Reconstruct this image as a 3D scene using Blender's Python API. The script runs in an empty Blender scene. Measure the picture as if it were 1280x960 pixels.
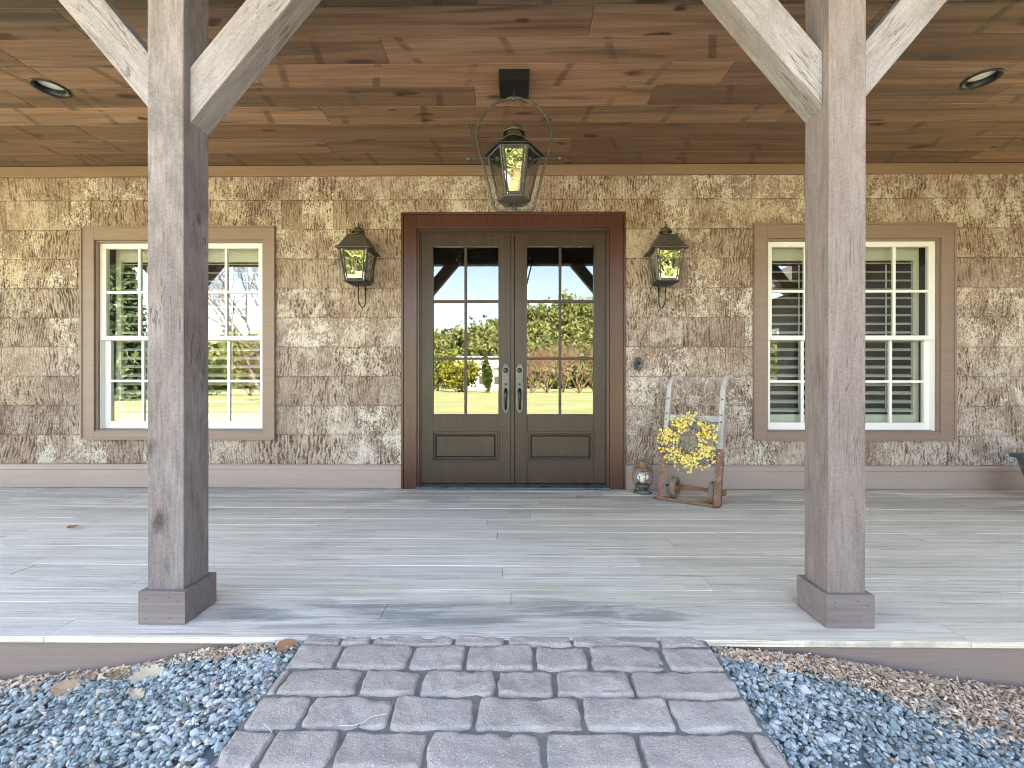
import bpy, bmesh, math, random
import numpy as np
from mathutils import Matrix, Vector
random.seed(11)
rng = np.random.default_rng(7)
PI = math.pi
S = bpy.context.scene
C = S.collection

# ------------------------------------------------------------------ camera
F = 552.38
CAM_LOC = Vector((0.0284, 0.0, 1.0292))
CAM_R = (Matrix.Rotation(0.0094, 3, 'Z') @ Matrix.Rotation(PI/2 - 0.0012, 3, 'X') @ Matrix.Rotation(0.0006, 3, 'Z'))
cd = bpy.data.cameras.new('camera')
cam = bpy.data.objects.new('camera', cd)
C.objects.link(cam)
cam.matrix_world = Matrix.Translation(CAM_LOC) @ CAM_R.to_4x4()
cd.sensor_width = 36.0
cd.lens = F/1280*36
cd.clip_start = 0.05
cd.clip_end = 3000
S.camera = cam


def ray(px, py):
    return CAM_R @ Vector(((px-640)/F, (480-py)/F, -1))


def at(px, py, Y):          # measured photo point -> world point on the plane at depth Y
    d = ray(px, py)
    return CAM_LOC + d*(Y/d.y)


def at_z(px, py, z):
    d = ray(px, py)
    return CAM_LOC + d*((z-CAM_LOC.z)/d.z)


GLASS_Y = 4.37


def mirror(px, py, D):      # a thing seen in the door glass at path length D: its true place on the lawn
    p = at(px, py, D)
    return Vector((p.x, 2*GLASS_Y-p.y, p.z))


# ------------------------------------------------------------------ mesh building
OFF = {}


def link(o, parent=None):
    C.objects.link(o)
    if parent:
        o.parent = parent
    return o


class MB:
    def __init__(s):
        s.v = []; s.f = []; s.m = []; s.r = []; s.sm = []; s.mi = 0; s.rnd = 0.0; s.smooth = False; s.T = None

    def add(s, vs, fs):
        b = len(s.v)
        if s.T is not None:
            vs = [s.T @ Vector(p) for p in vs]
        s.v += [tuple(p) for p in vs]
        for f in fs:
            s.f.append([b+i for i in f]); s.m.append(s.mi); s.r.append(s.rnd); s.sm.append(s.smooth)

    def box(s, x0, x1, y0, y1, z0, z1):
        s.add([(x0, y0, z0), (x1, y0, z0), (x1, y1, z0), (x0, y1, z0), (x0, y0, z1), (x1, y0, z1), (x1, y1, z1), (x0, y1, z1)],
              [(3, 2, 1, 0), (4, 5, 6, 7), (0, 1, 5, 4), (1, 2, 6, 5), (2, 3, 7, 6), (3, 0, 4, 7)])

    def prism(s, poly, axis, a, b):     # polygon in the two other axes, extruded from a to b
        n = len(poly)
        def P(u, w, t):
            return (t, u, w) if axis == 'x' else ((u, t, w) if axis == 'y' else (u, w, t))
        vs = [P(u, w, a) for u, w in poly]+[P(u, w, b) for u, w in poly]
        s.add(vs, [list(range(n)), list(range(2*n-1, n-1, -1))]+[(i, i+n, (i+1) % n+n, (i+1) % n) for i in range(n)])

    def loft(s, rings, cap=True, closed=True):
        n = len(rings[0]); vs = [p for r in rings for p in r]; fs = []
        for k in range(len(rings)-1):
            for i in range(n if closed else n-1):
                j = (i+1) % n
                fs.append((k*n+i, k*n+j, (k+1)*n+j, (k+1)*n+i))
        if cap and closed:
            fs.append(list(range(n-1, -1, -1))); fs.append([len(vs)-n+i for i in range(n)])
        s.add(vs, fs)

    def lathe(s, prof, c=(0, 0, 0), n=24, cap=False):
        rings = [[(c[0]+r*math.cos(2*PI*i/n), c[1]+r*math.sin(2*PI*i/n), c[2]+z) for i in range(n)] for r, z in prof]
        s.loft(rings, cap)

    def tube(s, pts, r, n=8, closed=False, flat=1.0):
        pts = [Vector(p) for p in pts]; N = len(pts)
        rs = r if isinstance(r, (list, tuple)) else [r]*N
        rings = []; up = None
        for i, p in enumerate(pts):
            if closed:
                t = (pts[(i+1) % N]-pts[i-1])
            else:
                t = pts[min(i+1, N-1)]-pts[max(i-1, 0)]
            t.normalize()
            if up is None:
                up = Vector((0, 0, 1)) if abs(t.z) < .9 else Vector((1, 0, 0))
            a = t.cross(up).normalized(); b = a.cross(t).normalized(); up = b
            rings.append([p+(a*math.cos(2*PI*k/n)+b*math.sin(2*PI*k/n)*flat)*rs[i] for k in range(n)])
        if closed:
            rings.append(rings[0]); s.loft(rings, cap=False)
        else:
            s.loft(rings)

    def sphere(s, c, r, n=12, sc=(1, 1, 1)):
        rings = []
        for k in range(1, n//2):
            a = PI*k/(n//2)
            rings.append([(c[0]+sc[0]*r*math.sin(a)*math.cos(2*PI*i/n), c[1]+sc[1]*r*math.sin(a)*math.sin(2*PI*i/n), c[2]-sc[2]*r*math.cos(a)) for i in range(n)])
        s.loft(rings)

    def build(s, name, mats, parent=None, bevel=0, world=True, seg=2, solid=0):
        me = bpy.data.meshes.new(name)
        off = OFF.get(parent.name, Vector((0, 0, 0))) if (parent and world) else Vector((0, 0, 0))
        me.from_pydata([(p[0]-off[0], p[1]-off[1], p[2]-off[2]) for p in s.v], [], s.f)
        for m in (mats if isinstance(mats, (list, tuple)) else [mats]):
            me.materials.append(m)
        me.polygons.foreach_set('material_index', s.m)
        me.polygons.foreach_set('use_smooth', s.sm)
        at_ = me.attributes.new('rnd', 'FLOAT', 'FACE')
        at_.data.foreach_set('value', s.r)
        me.update()
        bm = bmesh.new(); bm.from_mesh(me); bmesh.ops.recalc_face_normals(bm, faces=bm.faces); bm.to_mesh(me); bm.free()
        o = bpy.data.objects.new(name, me)
        link(o, parent)
        OFF[o.name] = off
        if solid:
            sd = o.modifiers.new('thickness', 'SOLIDIFY'); sd.thickness = solid
        if bevel:
            bv = o.modifiers.new('bevel', 'BEVEL'); bv.width = bevel; bv.segments = seg; bv.limit_method = 'ANGLE'; bv.angle_limit = 0.6
            bv.harden_normals = False
        return o


def mesh_np(name, V, Fc, mats, attrs=None, smooth=False, parent=None, mi=None):
    me = bpy.data.meshes.new(name)
    V = np.asarray(V, dtype=np.float32); Fc = np.asarray(Fc, dtype=np.int32)
    nf, k = Fc.shape
    me.vertices.add(len(V)); me.vertices.foreach_set('co', V.ravel())
    me.loops.add(nf*k); me.loops.foreach_set('vertex_index', Fc.ravel())
    me.polygons.add(nf); me.polygons.foreach_set('loop_start', np.arange(0, nf*k, k, dtype=np.int32))
    me.update(calc_edges=True)
    me.polygons.foreach_set('use_smooth', np.full(nf, smooth))
    for m in (mats if isinstance(mats, (list, tuple)) else [mats]):
        me.materials.append(m)
    if mi is not None:
        me.polygons.foreach_set('material_index', np.asarray(mi, dtype=np.int32))
    for nm, (dom, typ, arr) in (attrs or {}).items():
        a = me.attributes.new(nm, typ, dom)
        a.data.foreach_set('color' if typ == 'FLOAT_COLOR' else 'value', np.asarray(arr, dtype=np.float32).ravel())
    me.update()
    o = bpy.data.objects.new(name, me)
    link(o, parent)
    OFF[o.name] = Vector((0, 0, 0))
    return o


def tag(o, label=None, cat=None, group=None, kind=None):
    if label: o['label'] = label
    if cat: o['category'] = cat
    if group: o['group'] = group
    if kind: o['kind'] = kind
    return o


def thing(name, label, cat, loc=(0, 0, 0), group=None, rz=0):
    o = bpy.data.objects.new(name, None)
    o.empty_display_size = .1
    link(o); o.location = loc; o.rotation_euler = (0, 0, rz)
    OFF[o.name] = Vector(loc)
    return tag(o, label, cat, group)


def copy_tree(o, parent=None):
    c = o.copy(); C.objects.link(c)
    if parent: c.parent = parent
    for ch in list(o.children):
        copy_tree(ch, c)
    return c


def sub_rects(rect, holes):
    out = [rect]
    for h in holes:
        nxt = []
        for (a0, a1, b0, b1) in out:
            c0, c1, d0, d1 = max(a0, h[0]), min(a1, h[1]), max(b0, h[2]), min(b1, h[3])
            if c0 >= c1 or d0 >= d1:
                nxt.append((a0, a1, b0, b1)); continue
            if a0 < c0: nxt.append((a0, c0, b0, b1))
            if c1 < a1: nxt.append((c1, a1, b0, b1))
            if b0 < d0: nxt.append((c0, c1, b0, d0))
            if d1 < b1: nxt.append((c0, c1, d1, b1))
        out = nxt
    return out


def vnoise(x, y, seed=0):
    xi = np.floor(x).astype(np.int64); yi = np.floor(y).astype(np.int64)
    fx = x-xi; fy = y-yi
    fx = fx*fx*(3-2*fx); fy = fy*fy*(3-2*fy)
    def h(a, b):
        n = (a*374761393+b*668265263+seed*974634777) & 0xffffffff
        n = ((n ^ (n >> 13))*1274126177) & 0xffffffff
        n = n ^ (n >> 16)
        return (n & 0xffff)/65535.0
    return (h(xi, yi)*(1-fx)+h(xi+1, yi)*fx)*(1-fy)+(h(xi, yi+1)*(1-fx)+h(xi+1, yi+1)*fx)*fy


def fbm(x, y, seed=0, o=4):
    t = 0; a = .5; n = 0
    for k in range(o):
        t = t+a*vnoise(x*2**k, y*2**k, seed+k*13); n += a; a *= .5
    return t/n


def sstep(a, b, x):
    t = np.clip((x-a)/(b-a), 0, 1)
    return t*t*(3-2*t)


# ------------------------------------------------------------------ materials
class NT:
    def __init__(s, name):
        s.m = bpy.data.materials.new(name); s.m.use_nodes = True
        s.t = s.m.node_tree; s.t.nodes.clear()
        s.out = s.t.nodes.new('ShaderNodeOutputMaterial')

    def n(s, typ, ins=None, **props):
        nd = s.t.nodes.new('ShaderNode'+typ)
        for k, v in props.items():
            setattr(nd, k, v)
        for k, v in (ins or {}).items():
            sk = nd.inputs[k]
            if isinstance(v, bpy.types.NodeSocket):
                s.t.links.new(v, sk)
            else:
                if isinstance(v, (tuple, list)) and len(v) == 3 and sk.type == 'RGBA':
                    v = (*v, 1)
                sk.default_value = v
        return nd

    def math(s, op, a, b=0.0, clamp=False):
        return s.n('Math', {0: a, 1: b}, operation=op, use_clamp=clamp).outputs[0]

    def mix(s, fac, a, b, mode='MIX'):
        nd = s.n('Mix', {0: fac, 6: a, 7: b}, data_type='RGBA', blend_type=mode)
        return nd.outputs[2]

    def ramp(s, fac, lo, hi, a=0.0, b=1.0):
        nd = s.n('MapRange', {0: fac, 1: lo, 2: hi, 3: a, 4: b}, interpolation_type='SMOOTHSTEP')
        return nd.outputs[0]

    def noise(s, vec, scale, detail=5, rough=.55, dist=0.0):
        return s.n('TexNoise', {'Vector': vec, 'Scale': scale, 'Detail': detail, 'Roughness': rough, 'Distortion': dist}).outputs[0]

    def coords(s, scale=(1, 1, 1), objrnd=True, attr=True):
        tc = s.n('TexCoord').outputs['Object']
        if attr:
            r = s.n('Attribute', attribute_name='rnd').outputs['Fac']
            cv = s.n('CombineXYZ', {0: s.math('MULTIPLY', r, 37.1), 1: s.math('MULTIPLY', r, 17.3), 2: s.math('MULTIPLY', r, 71.7)}).outputs[0]
            tc = s.n('VectorMath', {0: tc, 1: cv}, operation='ADD').outputs[0]
        if objrnd:
            r = s.n('ObjectInfo').outputs['Random']
            cv = s.n('CombineXYZ', {0: s.math('MULTIPLY', r, 23.0), 1: s.math('MULTIPLY', r, 31.0), 2: s.math('MULTIPLY', r, 47.0)}).outputs[0]
            tc = s.n('VectorMath', {0: tc, 1: cv}, operation='ADD').outputs[0]
        return s.n('VectorMath', {0: tc, 1: scale}, operation='MULTIPLY').outputs[0]

    def bump(s, h, dist=.004, strength=.6):
        return s.n('Bump', {'Height': h, 'Distance': dist, 'Strength': strength}).outputs[0]

    def pbr(s, col, rough=.6, metal=0.0, normal=None, spec=.5, **kw):
        ins = {'Base Color': col, 'Roughness': rough, 'Metallic': metal, 'Specular IOR Level': spec}
        ins.update(kw)
        if normal is not None: ins['Normal'] = normal
        b = s.n('BsdfPrincipled', ins)
        s.t.links.new(b.outputs[0], s.out.inputs[0])
        return s.m


def wood(name, cA, cB, cK, axis, rough=.6, knot=.5, cross=9.0, long=.7, spec=.4, patch=0.0, cP=(.05, .05, .05), stain=None, bump=.003, fine=.35, vary=.35, speck=0.0, checks=0.0, kscale=(1.9, 4.2), kr=(.26, .07)):
    t = NT(name)
    sc = [cross]*3; sc['XYZ'.index(axis)] = long
    v = t.coords(tuple(sc))
    g = t.noise(v, 1.0, 6, .62, 1.2)
    sc2 = [cross*9]*3; sc2['XYZ'.index(axis)] = long*3
    v2 = t.coords(tuple(sc2))
    f = t.noise(v2, 1.0, 5, .7, .4)
    col = t.mix(t.ramp(g, .3, .7), cA, cB)
    col = t.mix(t.math('MULTIPLY', t.ramp(f, .35, .75), fine), col, cK)
    r = t.n('Attribute', attribute_name='rnd').outputs['Fac']
    hv = t.n('HueSaturation', {'Value': t.math('ADD', t.math('MULTIPLY', r, vary), 1-vary/2), 'Saturation': 1.0, 'Color': col}).outputs[0]
    col = hv
    if knot:
        sk = [kscale[1]]*3; sk['XYZ'.index(axis)] = kscale[0]
        vk = t.coords(tuple(sk))
        wv = t.n('VectorMath', {0: vk, 1: t.n('VectorMath', {0: t.n('TexNoise', {'Vector': vk, 'Scale': 2.5}).outputs[1], 3: .35}, operation='SCALE').outputs[0]}, operation='ADD').outputs[0]
        vo = t.n('TexVoronoi', {'Vector': wv, 'Scale': 1.0, 'Randomness': 1.0})
        kd = t.math('DIVIDE', vo.outputs['Distance'], t.math('ADD', .45, t.math('MULTIPLY', t.n('SeparateColor', {0: vo.outputs['Color']}).outputs[1], .75)))
        pick = t.ramp(t.n('SeparateColor', {0: vo.outputs['Color']}).outputs[0], .3, .36)
        kk = t.math('MULTIPLY', t.math('MULTIPLY', t.ramp(kd, *kr), pick), knot)
        col = t.mix(kk, col, cK)
    if patch:
        pp = t.noise(t.coords((3, 3, 2)), 1.0, 7, .7, .8)
        col = t.mix(t.math('MULTIPLY', t.ramp(pp, .5, .68), patch), col, cP)
    if speck:
        ps = t.noise(t.coords((170, 170, 170)), 1.0, 4, .7)
        col = t.mix(t.math('MULTIPLY', t.ramp(ps, .5, .66), speck), col, cB)
        col = t.mix(t.math('MULTIPLY', t.ramp(ps, .5, .36), speck), col, cK)
    if checks:
        sc3 = [cross*3.2]*3; sc3['XYZ'.index(axis)] = long*.8
        ck = t.noise(t.coords(tuple(sc3)), 1.0, 3, .5, .6)
        cm = t.math('MULTIPLY', t.ramp(t.math('ABSOLUTE', t.math('SUBTRACT', ck, .5)), .02, .006), t.ramp(t.noise(t.coords((2.3, 2.3, 2.3)), 1.0, 2), .48, .6))
        col = t.mix(t.math('MULTIPLY', cm, checks), col, cK)
    if stain:
        col = stain(t, col)
    h = t.math('ADD', t.math('MULTIPLY', g, .5), f)
    return t.pbr(col, t.math('ADD', t.math('MULTIPLY', f, .25), rough-.12), 0, t.bump(h, bump, .7), spec)


def plain(name, col, rough=.5, metal=0.0, var=.25, scale=6.0, bump=.001, spec=.5, c2=None, amt=.5, **kw):
    t = NT(name)
    v = t.coords((1, 1, 1))
    n1 = t.noise(v, scale, 6, .6, .3)
    n2 = t.noise(v, scale*14, 4, .6)
    c = t.mix(t.math('MULTIPLY', t.ramp(n1, .35, .7), var), col, tuple(x*.55 for x in col))
    if c2:
        c = t.mix(t.math('MULTIPLY', t.ramp(t.noise(v, scale*2.3, 7, .7, .6), .48, .62), amt), c, c2)
    rg = t.math('ADD', t.math('MULTIPLY', n1, .25), rough-.12)
    return t.pbr(c, rg, metal, t.bump(t.math('ADD', n2, n1), bump, .5), spec, **kw)


def glass(name, refl=.4, tint=(1, 1, 1), speck=0.0, wob=0.0):
    t = NT(name)
    nrm = None
    if wob:
        nrm = t.bump(t.noise(t.coords((1, 1, 1)), 5.0, 2, .5), wob, .3)
    g = t.n('BsdfGlossy', {'Color': (.93, .96, 1, 1), 'Roughness': 0.0, **({'Normal': nrm} if nrm else {})})
    tr = t.n('BsdfTransparent', {'Color': (*tint, 1)})
    fr = t.n('Fresnel', {'IOR': 1.5}).outputs[0]
    fac = t.math('ADD', t.math('MULTIPLY', fr, .45), refl, True)
    mx = t.n('MixShader', {0: fac, 1: tr.outputs[0], 2: g.outputs[0]})
    if speck:
        sp = t.n('TexVoronoi', {'Vector': t.coords((1, 1, 1)), 'Scale': 55.0})
        keep = t.math('MULTIPLY', t.ramp(sp.outputs['Distance'], .16, .1), t.ramp(t.noise(t.coords((1, 1, 1)), 4.0, 4), .5, .62))
        d = t.n('BsdfDiffuse', {'Color': (.75, .75, .72, 1)})
        mx = t.n('MixShader', {0: t.math('MULTIPLY', keep, speck), 1: mx.outputs[0], 2: d.outputs[0]})
    t.t.links.new(mx.outputs[0], t.out.inputs[0])
    return t.m


M = {}
GREY_A, GREY_B = (.27, .235, .225), (.40, .365, .36)
M['post_knotty'] = wood('weathered_post_wood', (.185, .15, .142), (.29, .25, .242), (.06, .046, .042), 'Z', .8, 1.0, 8, 2.2, patch=.75, cP=(.12, .105, .1), vary=.1, fine=.5, speck=.3, checks=.8, kscale=(3.0, 5.6), kr=(.25, .1))
M['post_smooth'] = wood('stained_post_wood', (.20, .155, .14), (.275, .225, .21), (.095, .07, .062), 'Z', .8, .15, 9, 2.0, patch=.5, cP=(.155, .12, .112), vary=.1, fine=.5, speck=.4, checks=.7, kr=(.2, .12))
M['brace'] = wood('weathered_brace_wood', (.235, .205, .205), (.34, .31, .312), (.10, .085, .08), 'Z', .8, .2, 9, 2.5, patch=.45, cP=(.18, .155, .148), fine=.45, speck=.35, checks=.8, kr=(.2, .12), vary=.1)
M['base_board'] = wood('stained_base_board', (.18, .14, .135), (.24, .195, .19), (.08, .06, .055), 'X', .7, .1, 20, 1.0, vary=.1)
M['nail'] = plain('nail_head', (.07, .06, .055), .5, .3)


def ceil_stain(t, col):
    # sticker marks left across the boards in the stack, different on each board
    tc = t.n('TexCoord').outputs['Object']
    r = t.n('Attribute', attribute_name='rnd').outputs['Fac']
    x = t.n('SeparateXYZ', {0: tc}).outputs
    u = t.math('ADD', t.math('ADD', x[0], t.math('MULTIPLY', r, 9.0)), t.math('MULTIPLY', x[1], t.math('SUBTRACT', t.math('FRACT', t.math('MULTIPLY', r, 51.3)), .5)))
    fr = t.math('FRACT', t.math('MULTIPLY', u, 1.55))
    d = t.math('ABSOLUTE', t.math('SUBTRACT', fr, .5))
    m = t.ramp(d, .055, .025)
    on = t.ramp(t.math('FRACT', t.math('MULTIPLY', r, 13.7)), .25, .35)
    wob = t.ramp(t.noise(t.coords((2, 9, 2)), 1.0, 3), .35, .55)
    col = t.mix(t.math('MULTIPLY', t.math('MULTIPLY', m, on), t.math('MULTIPLY', wob, .55)), col, (.055, .03, .018, 1))
    # orange heartwood streaks
    s = t.noise(t.coords((.5, 16, 4)), 1.0, 5, .6, 1.5)
    col = t.mix(t.math('MULTIPLY', t.ramp(s, .6, .74), .6), col, (.24, .105, .03, 1))
    s2 = t.noise(t.coords((.35, 7, 4)), 1.3, 5, .6, 1.0)
    return t.mix(t.math('MULTIPLY', t.ramp(s2, .5, .66), .75), col, (.085, .06, .047, 1))


M['ceiling'] = wood('stained_ceiling_boards', (.20, .113, .07), (.325, .196, .13), (.05, .022, .014), 'X', .55, .95, 9, .55, spec=.35, stain=ceil_stain, vary=.85, speck=.2, kscale=(2.4, 6.5), kr=(.30, .12))


def deck_stain_and_light(t, col):
    tc = t.n('TexCoord').outputs['Object']
    xyz = t.n('SeparateXYZ', {0: tc}).outputs
    # grey-black mould and green algae where rain reaches the boards behind the front edge
    nz = t.noise(t.n('VectorMath', {0: tc, 1: (1.6, 11, 1)}, operation='MULTIPLY').outputs[0], 1.0, 6, .65, .5)
    b1 = t.math('MULTIPLY', t.ramp(xyz[1], 1.80, 1.9), t.ramp(xyz[1], 2.14, 2.02))
    b2 = t.math('MULTIPLY', t.ramp(xyz[1], 2.02, 2.13), t.ramp(xyz[1], 2.34, 2.2))
    xb = t.math('MULTIPLY', t.ramp(xyz[0], -1.5, -1.2), t.ramp(xyz[0], 1.3, .5))
    col = t.mix(t.math('MULTIPLY', t.math('MULTIPLY', t.math('MULTIPLY', b2, xb), t.ramp(nz, .36, .62)), .6), col, (.42, .42, .29, 1))
    col = t.mix(t.math('MULTIPLY', t.math('MULTIPLY', t.math('MULTIPLY', b1, xb), t.ramp(nz, .4, .62)), .75), col, (.17, .18, .17, 1))
    # porch shade painted in: boards go greyer towards the wall
    n3 = t.noise(t.n('VectorMath', {0: tc, 1: (.8, 7, 1)}, operation='MULTIPLY').outputs[0], 1.0, 6, .6, .8)
    wall_shade = t.math('MULTIPLY', t.ramp(xyz[1], 3.2, 4.0), t.ramp(n3, .35, .6))
    col = t.mix(t.math('MULTIPLY', wall_shade, .5), col, (.2, .19, .185, 1))
    n4 = t.noise(t.n('VectorMath', {0: t.coords((1, 1, 1)), 1: (1.5, 34, 1)}, operation='MULTIPLY').outputs[0], 1.0, 6, .7, .6)
    col = t.mix(t.math('MULTIPLY', t.ramp(n4, .54, .66), .45), col, (.2, .195, .19, 1))
    warm = t.noise(t.n('VectorMath', {0: tc, 1: (.4, .4, 1)}, operation='MULTIPLY').outputs[0], 1.0, 3)  # warm light tint painted over the right of the deck
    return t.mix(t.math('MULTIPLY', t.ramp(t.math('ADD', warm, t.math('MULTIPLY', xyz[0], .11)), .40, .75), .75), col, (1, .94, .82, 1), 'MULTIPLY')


M['deck'] = wood('silvered_deck_boards', (.72, .635, .54), (.89, .80, .695), (.32, .285, .25), 'X', .78, .1, 16, .5, stain=deck_stain_and_light, vary=.2, bump=.004, fine=.6, speck=.25, checks=.8)
M['fascia'] = wood('painted_fascia', (.25, .18, .155), (.275, .205, .175), (.2, .15, .13), 'X', .6, 0, 12, .8, vary=.04, bump=.0012)
M['trim'] = wood('taupe_trim_paint', (.235, .165, .135), (.26, .185, .155), (.17, .12, .1), 'X', .5, 0, 10, 1.2, vary=.03, bump=.0008)
M['tongue'] = plain('unstained_tongue_wood', (.55, .40, .24), .7)
M['frieze'] = wood('frieze_stain', (.23, .15, .1), (.27, .18, .125), (.16, .1, .07), 'X', .55, 0, 12, .8, vary=.06, bump=.001)
M['skirt'] = wood('skirting_paint', (.35, .265, .235), (.38, .295, .26), (.31, .25, .21), 'X', .55, 0, 10, 1, vary=.04, bump=.0008)
M['beam'] = wood('beam_wood', (.12, .09, .07), (.18, .14, .11), (.05, .04, .03), 'X', .7, .3, 9, .5)
M['mahogany'] = wood('red_mahogany_casing', (.055, .017, .012), (.085, .027, .018), (.03, .009, .007), 'Z', .32, 0, 22, .9, spec=.55, vary=.05, bump=.0006)
M['door'] = wood('dark_door_stain', (.034, .020, .013), (.054, .032, .021), (.018, .011, .007), 'Z', .42, 0, 26, .8, spec=.4, vary=.05, bump=.0006)
M['door_dark'] = plain('door_moulding', (.022, .016, .012), .35)
M['sill_metal'] = plain('door_sill_metal', (.14, .15, .16), .35, .7, c2=(.03, .035, .04), amt=.8)
M['white'] = plain('white_sash_paint', (.76, .76, .76), .4, var=.06)
M['shutter'] = plain('cream_shutter_paint', (.78, .72, .63), .5, var=.08)
M['black'] = plain('black_box_metal', (.012, .015, .017), .4, .2)
M['iron'] = plain('aged_lantern_metal', (.075, .075, .072), .5, .35, var=.5, scale=9, c2=(.2, .2, .18), amt=.3)
M['roofmetal'] = plain('lantern_roof_metal', (.115, .1, .085), .5, .5, var=.5, scale=7, c2=(.16, .12, .09), amt=.5)
M['hardware'] = plain('handle_metal', (.085, .09, .095), .35, .8, var=.4)
M['hw_dark'] = plain('grip_metal', (.025, .028, .03), .3, .6)
M['rust'] = plain('rusty_iron', (.20, .095, .06), .8, .1, var=.6, scale=14, bump=.002, c2=(.34, .25, .2), amt=.5)
M['rust_orange'] = plain('orange_rust', (.28, .12, .05), .85, .05, var=.6, scale=18, bump=.002, c2=(.16, .07, .04), amt=.6)
M['oldwhite'] = wood('grey_handtruck_wood', (.36, .345, .33), (.52, .505, .49), (.17, .15, .14), 'Z', .8, .1, 40, 3, vary=.1)
M['rubber'] = plain('old_rubber', (.2, .15, .12), .85, 0, var=.5, c2=(.2, .13, .09), amt=.5)
M['candle'] = plain('ivory_candle', (.85, .76, .5), .5, var=.05)
M['petal'] = NT('yellow_petals').m
t = NT('yellow_petal'); r_ = t.n('Attribute', attribute_name='rnd').outputs['Fac']
M['petal'] = t.pbr(t.mix(r_, (.82, .55, .03), (.9, .8, .32)), .6, 0, None, .3)
M['twig'] = plain('grey_twigs', (.32, .285, .25), .85, 0, var=.5, scale=30)
M['leaf_tan'] = plain('dry_leaf_tan', (.42, .27, .16), .75, 0, var=.5, scale=25, bump=.002)
M['leaf_pale'] = plain('dry_leaf_pale', (.50, .40, .28), .75, 0, var=.5, scale=25, bump=.002)
M['leaf_rust'] = plain('dry_leaf_rust', (.34, .16, .08), .7, 0, var=.4, scale=12, bump=.002)
M['straw'] = plain('pale_straw', (.62, .56, .48), .7)
M['slate'] = plain('slate_pot', (.05, .065, .075), .5, 0, var=.5, scale=8, c2=(.12, .14, .15), amt=.5)
M['soil'] = plain('dark_soil', (.05, .04, .03), .95, 0, var=.5, scale=40, bump=.01)
M['clear'] = glass('clear_lantern_glass', .08, (.96, .97, .97), wob=.004)
M['wavy'] = glass('lantern_front_glass', .26, (.95, .96, .96), wob=.006)
M['winglass'] = glass('window_glass', .165, (.85, .92, .9))
M['doorglass'] = glass('door_glass', .155, (.6, .62, .62), speck=.8)
M['lamp_lens'] = plain('frosted_lens', (.75, .75, .68), .4, var=.1)
M['dark'] = plain('dark_room', (.04, .035, .03), .9)
M['shingle'] = plain('roof_shingles', (.1, .09, .085), .9, 0, var=.4, scale=3)
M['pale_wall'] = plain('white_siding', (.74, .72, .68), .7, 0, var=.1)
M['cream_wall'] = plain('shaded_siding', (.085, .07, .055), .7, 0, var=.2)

# bark: attribute colour R = panel tone, G = ridge height, B = lichen, A = warmth
t = NT('poplar_bark')
a = t.n('Attribute', attribute_name='bark')
sp = t.n('SeparateColor', {0: a.outputs['Color']}).outputs
wm = a.outputs['Alpha']
v = t.coords((1, 1, 1), False, False)
ridge = t.mix(sp[0], (.175, .12, .098), (.41, .335, .295))
ridge = t.mix(wm, ridge, t.mix(sp[0], (.20, .115, .075), (.41, .285, .20)))
n1 = t.noise(t.n('VectorMath', {0: v, 1: (30, 30, 11)}, operation='MULTIPLY').outputs[0], 1.0, 6, .7, .8)
ridge = t.mix(t.math('MULTIPLY', t.ramp(n1, .35, .7), .5), ridge, (.20, .125, .085, 1))
big = t.noise(t.n('VectorMath', {0: v, 1: (5, 5, 3.5)}, operation='MULTIPLY').outputs[0], 1.0, 6, .65, .7)
lich = t.noise(t.n('VectorMath', {0: v, 1: (55, 55, 36)}, operation='MULTIPLY').outputs[0], 1.0, 5, .7, 1.0)
lm = t.math('MULTIPLY', t.ramp(t.math('ADD', t.math('MULTIPLY', big, .5), t.math('MULTIPLY', lich, .7)), .58, .67), sp[2])
lc = t.mix(t.ramp(t.noise(v, 1.1, 3), .45, .62), (.62, .57, .51), (.53, .46, .36))
col = t.mix(t.ramp(sp[1], .05, .9), (.105, .068, .05), ridge)
spk = t.noise(t.n('VectorMath', {0: v, 1: (150, 150, 95)}, operation='MULTIPLY').outputs[0], 1.0, 4, .7)
col = t.mix(t.math('MULTIPLY', t.math('MULTIPLY', t.ramp(spk, .52, .64), t.ramp(sp[1], .35, .9)), .7), col, (.58, .50, .44, 1))
col = t.mix(t.math('MULTIPLY', t.ramp(spk, .48, .37), .55), col, (.15, .095, .065, 1))
col = t.mix(t.math('MULTIPLY', lm, .9), col, lc)
hb = t.math('ADD', t.math('MULTIPLY', lich, .7), n1)
M['bark'] = t.pbr(col, .88, 0, t.bump(hb, .006, .8), .15)

t = NT('paving_stone')
v = t.coords((1, 1, 1), False)
r_ = t.n('Attribute', attribute_name='rnd').outputs['Fac']
n1 = t.noise(v, 7, 6, .65, .4); n2 = t.noise(v, 60, 5, .7); n3 = t.noise(v, 230, 2, .5)
col = t.mix(t.ramp(n1, .35, .68), (.40, .325, .275), (.53, .44, .385))
col = t.mix(t.math('MULTIPLY', r_, .6), col, (.38, .30, .255))
col = t.mix(t.math('MULTIPLY', t.ramp(n2, .5, .72), .5), col, (.24, .225, .23, 1))
col = t.mix(t.math('MULTIPLY', t.ramp(n3, .60, .68), .8), col, (.62, .6, .58, 1))
M['paver'] = t.pbr(col, .85, 0, t.bump(t.math('ADD', n2, t.math('MULTIPLY', n3, .5)), .007, .9), .3)
M['joint'] = plain('joint_sand', (.20, .185, .17), .95, 0, var=.5, scale=40, bump=.006, c2=(.2, .19, .18), amt=.5)

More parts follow.
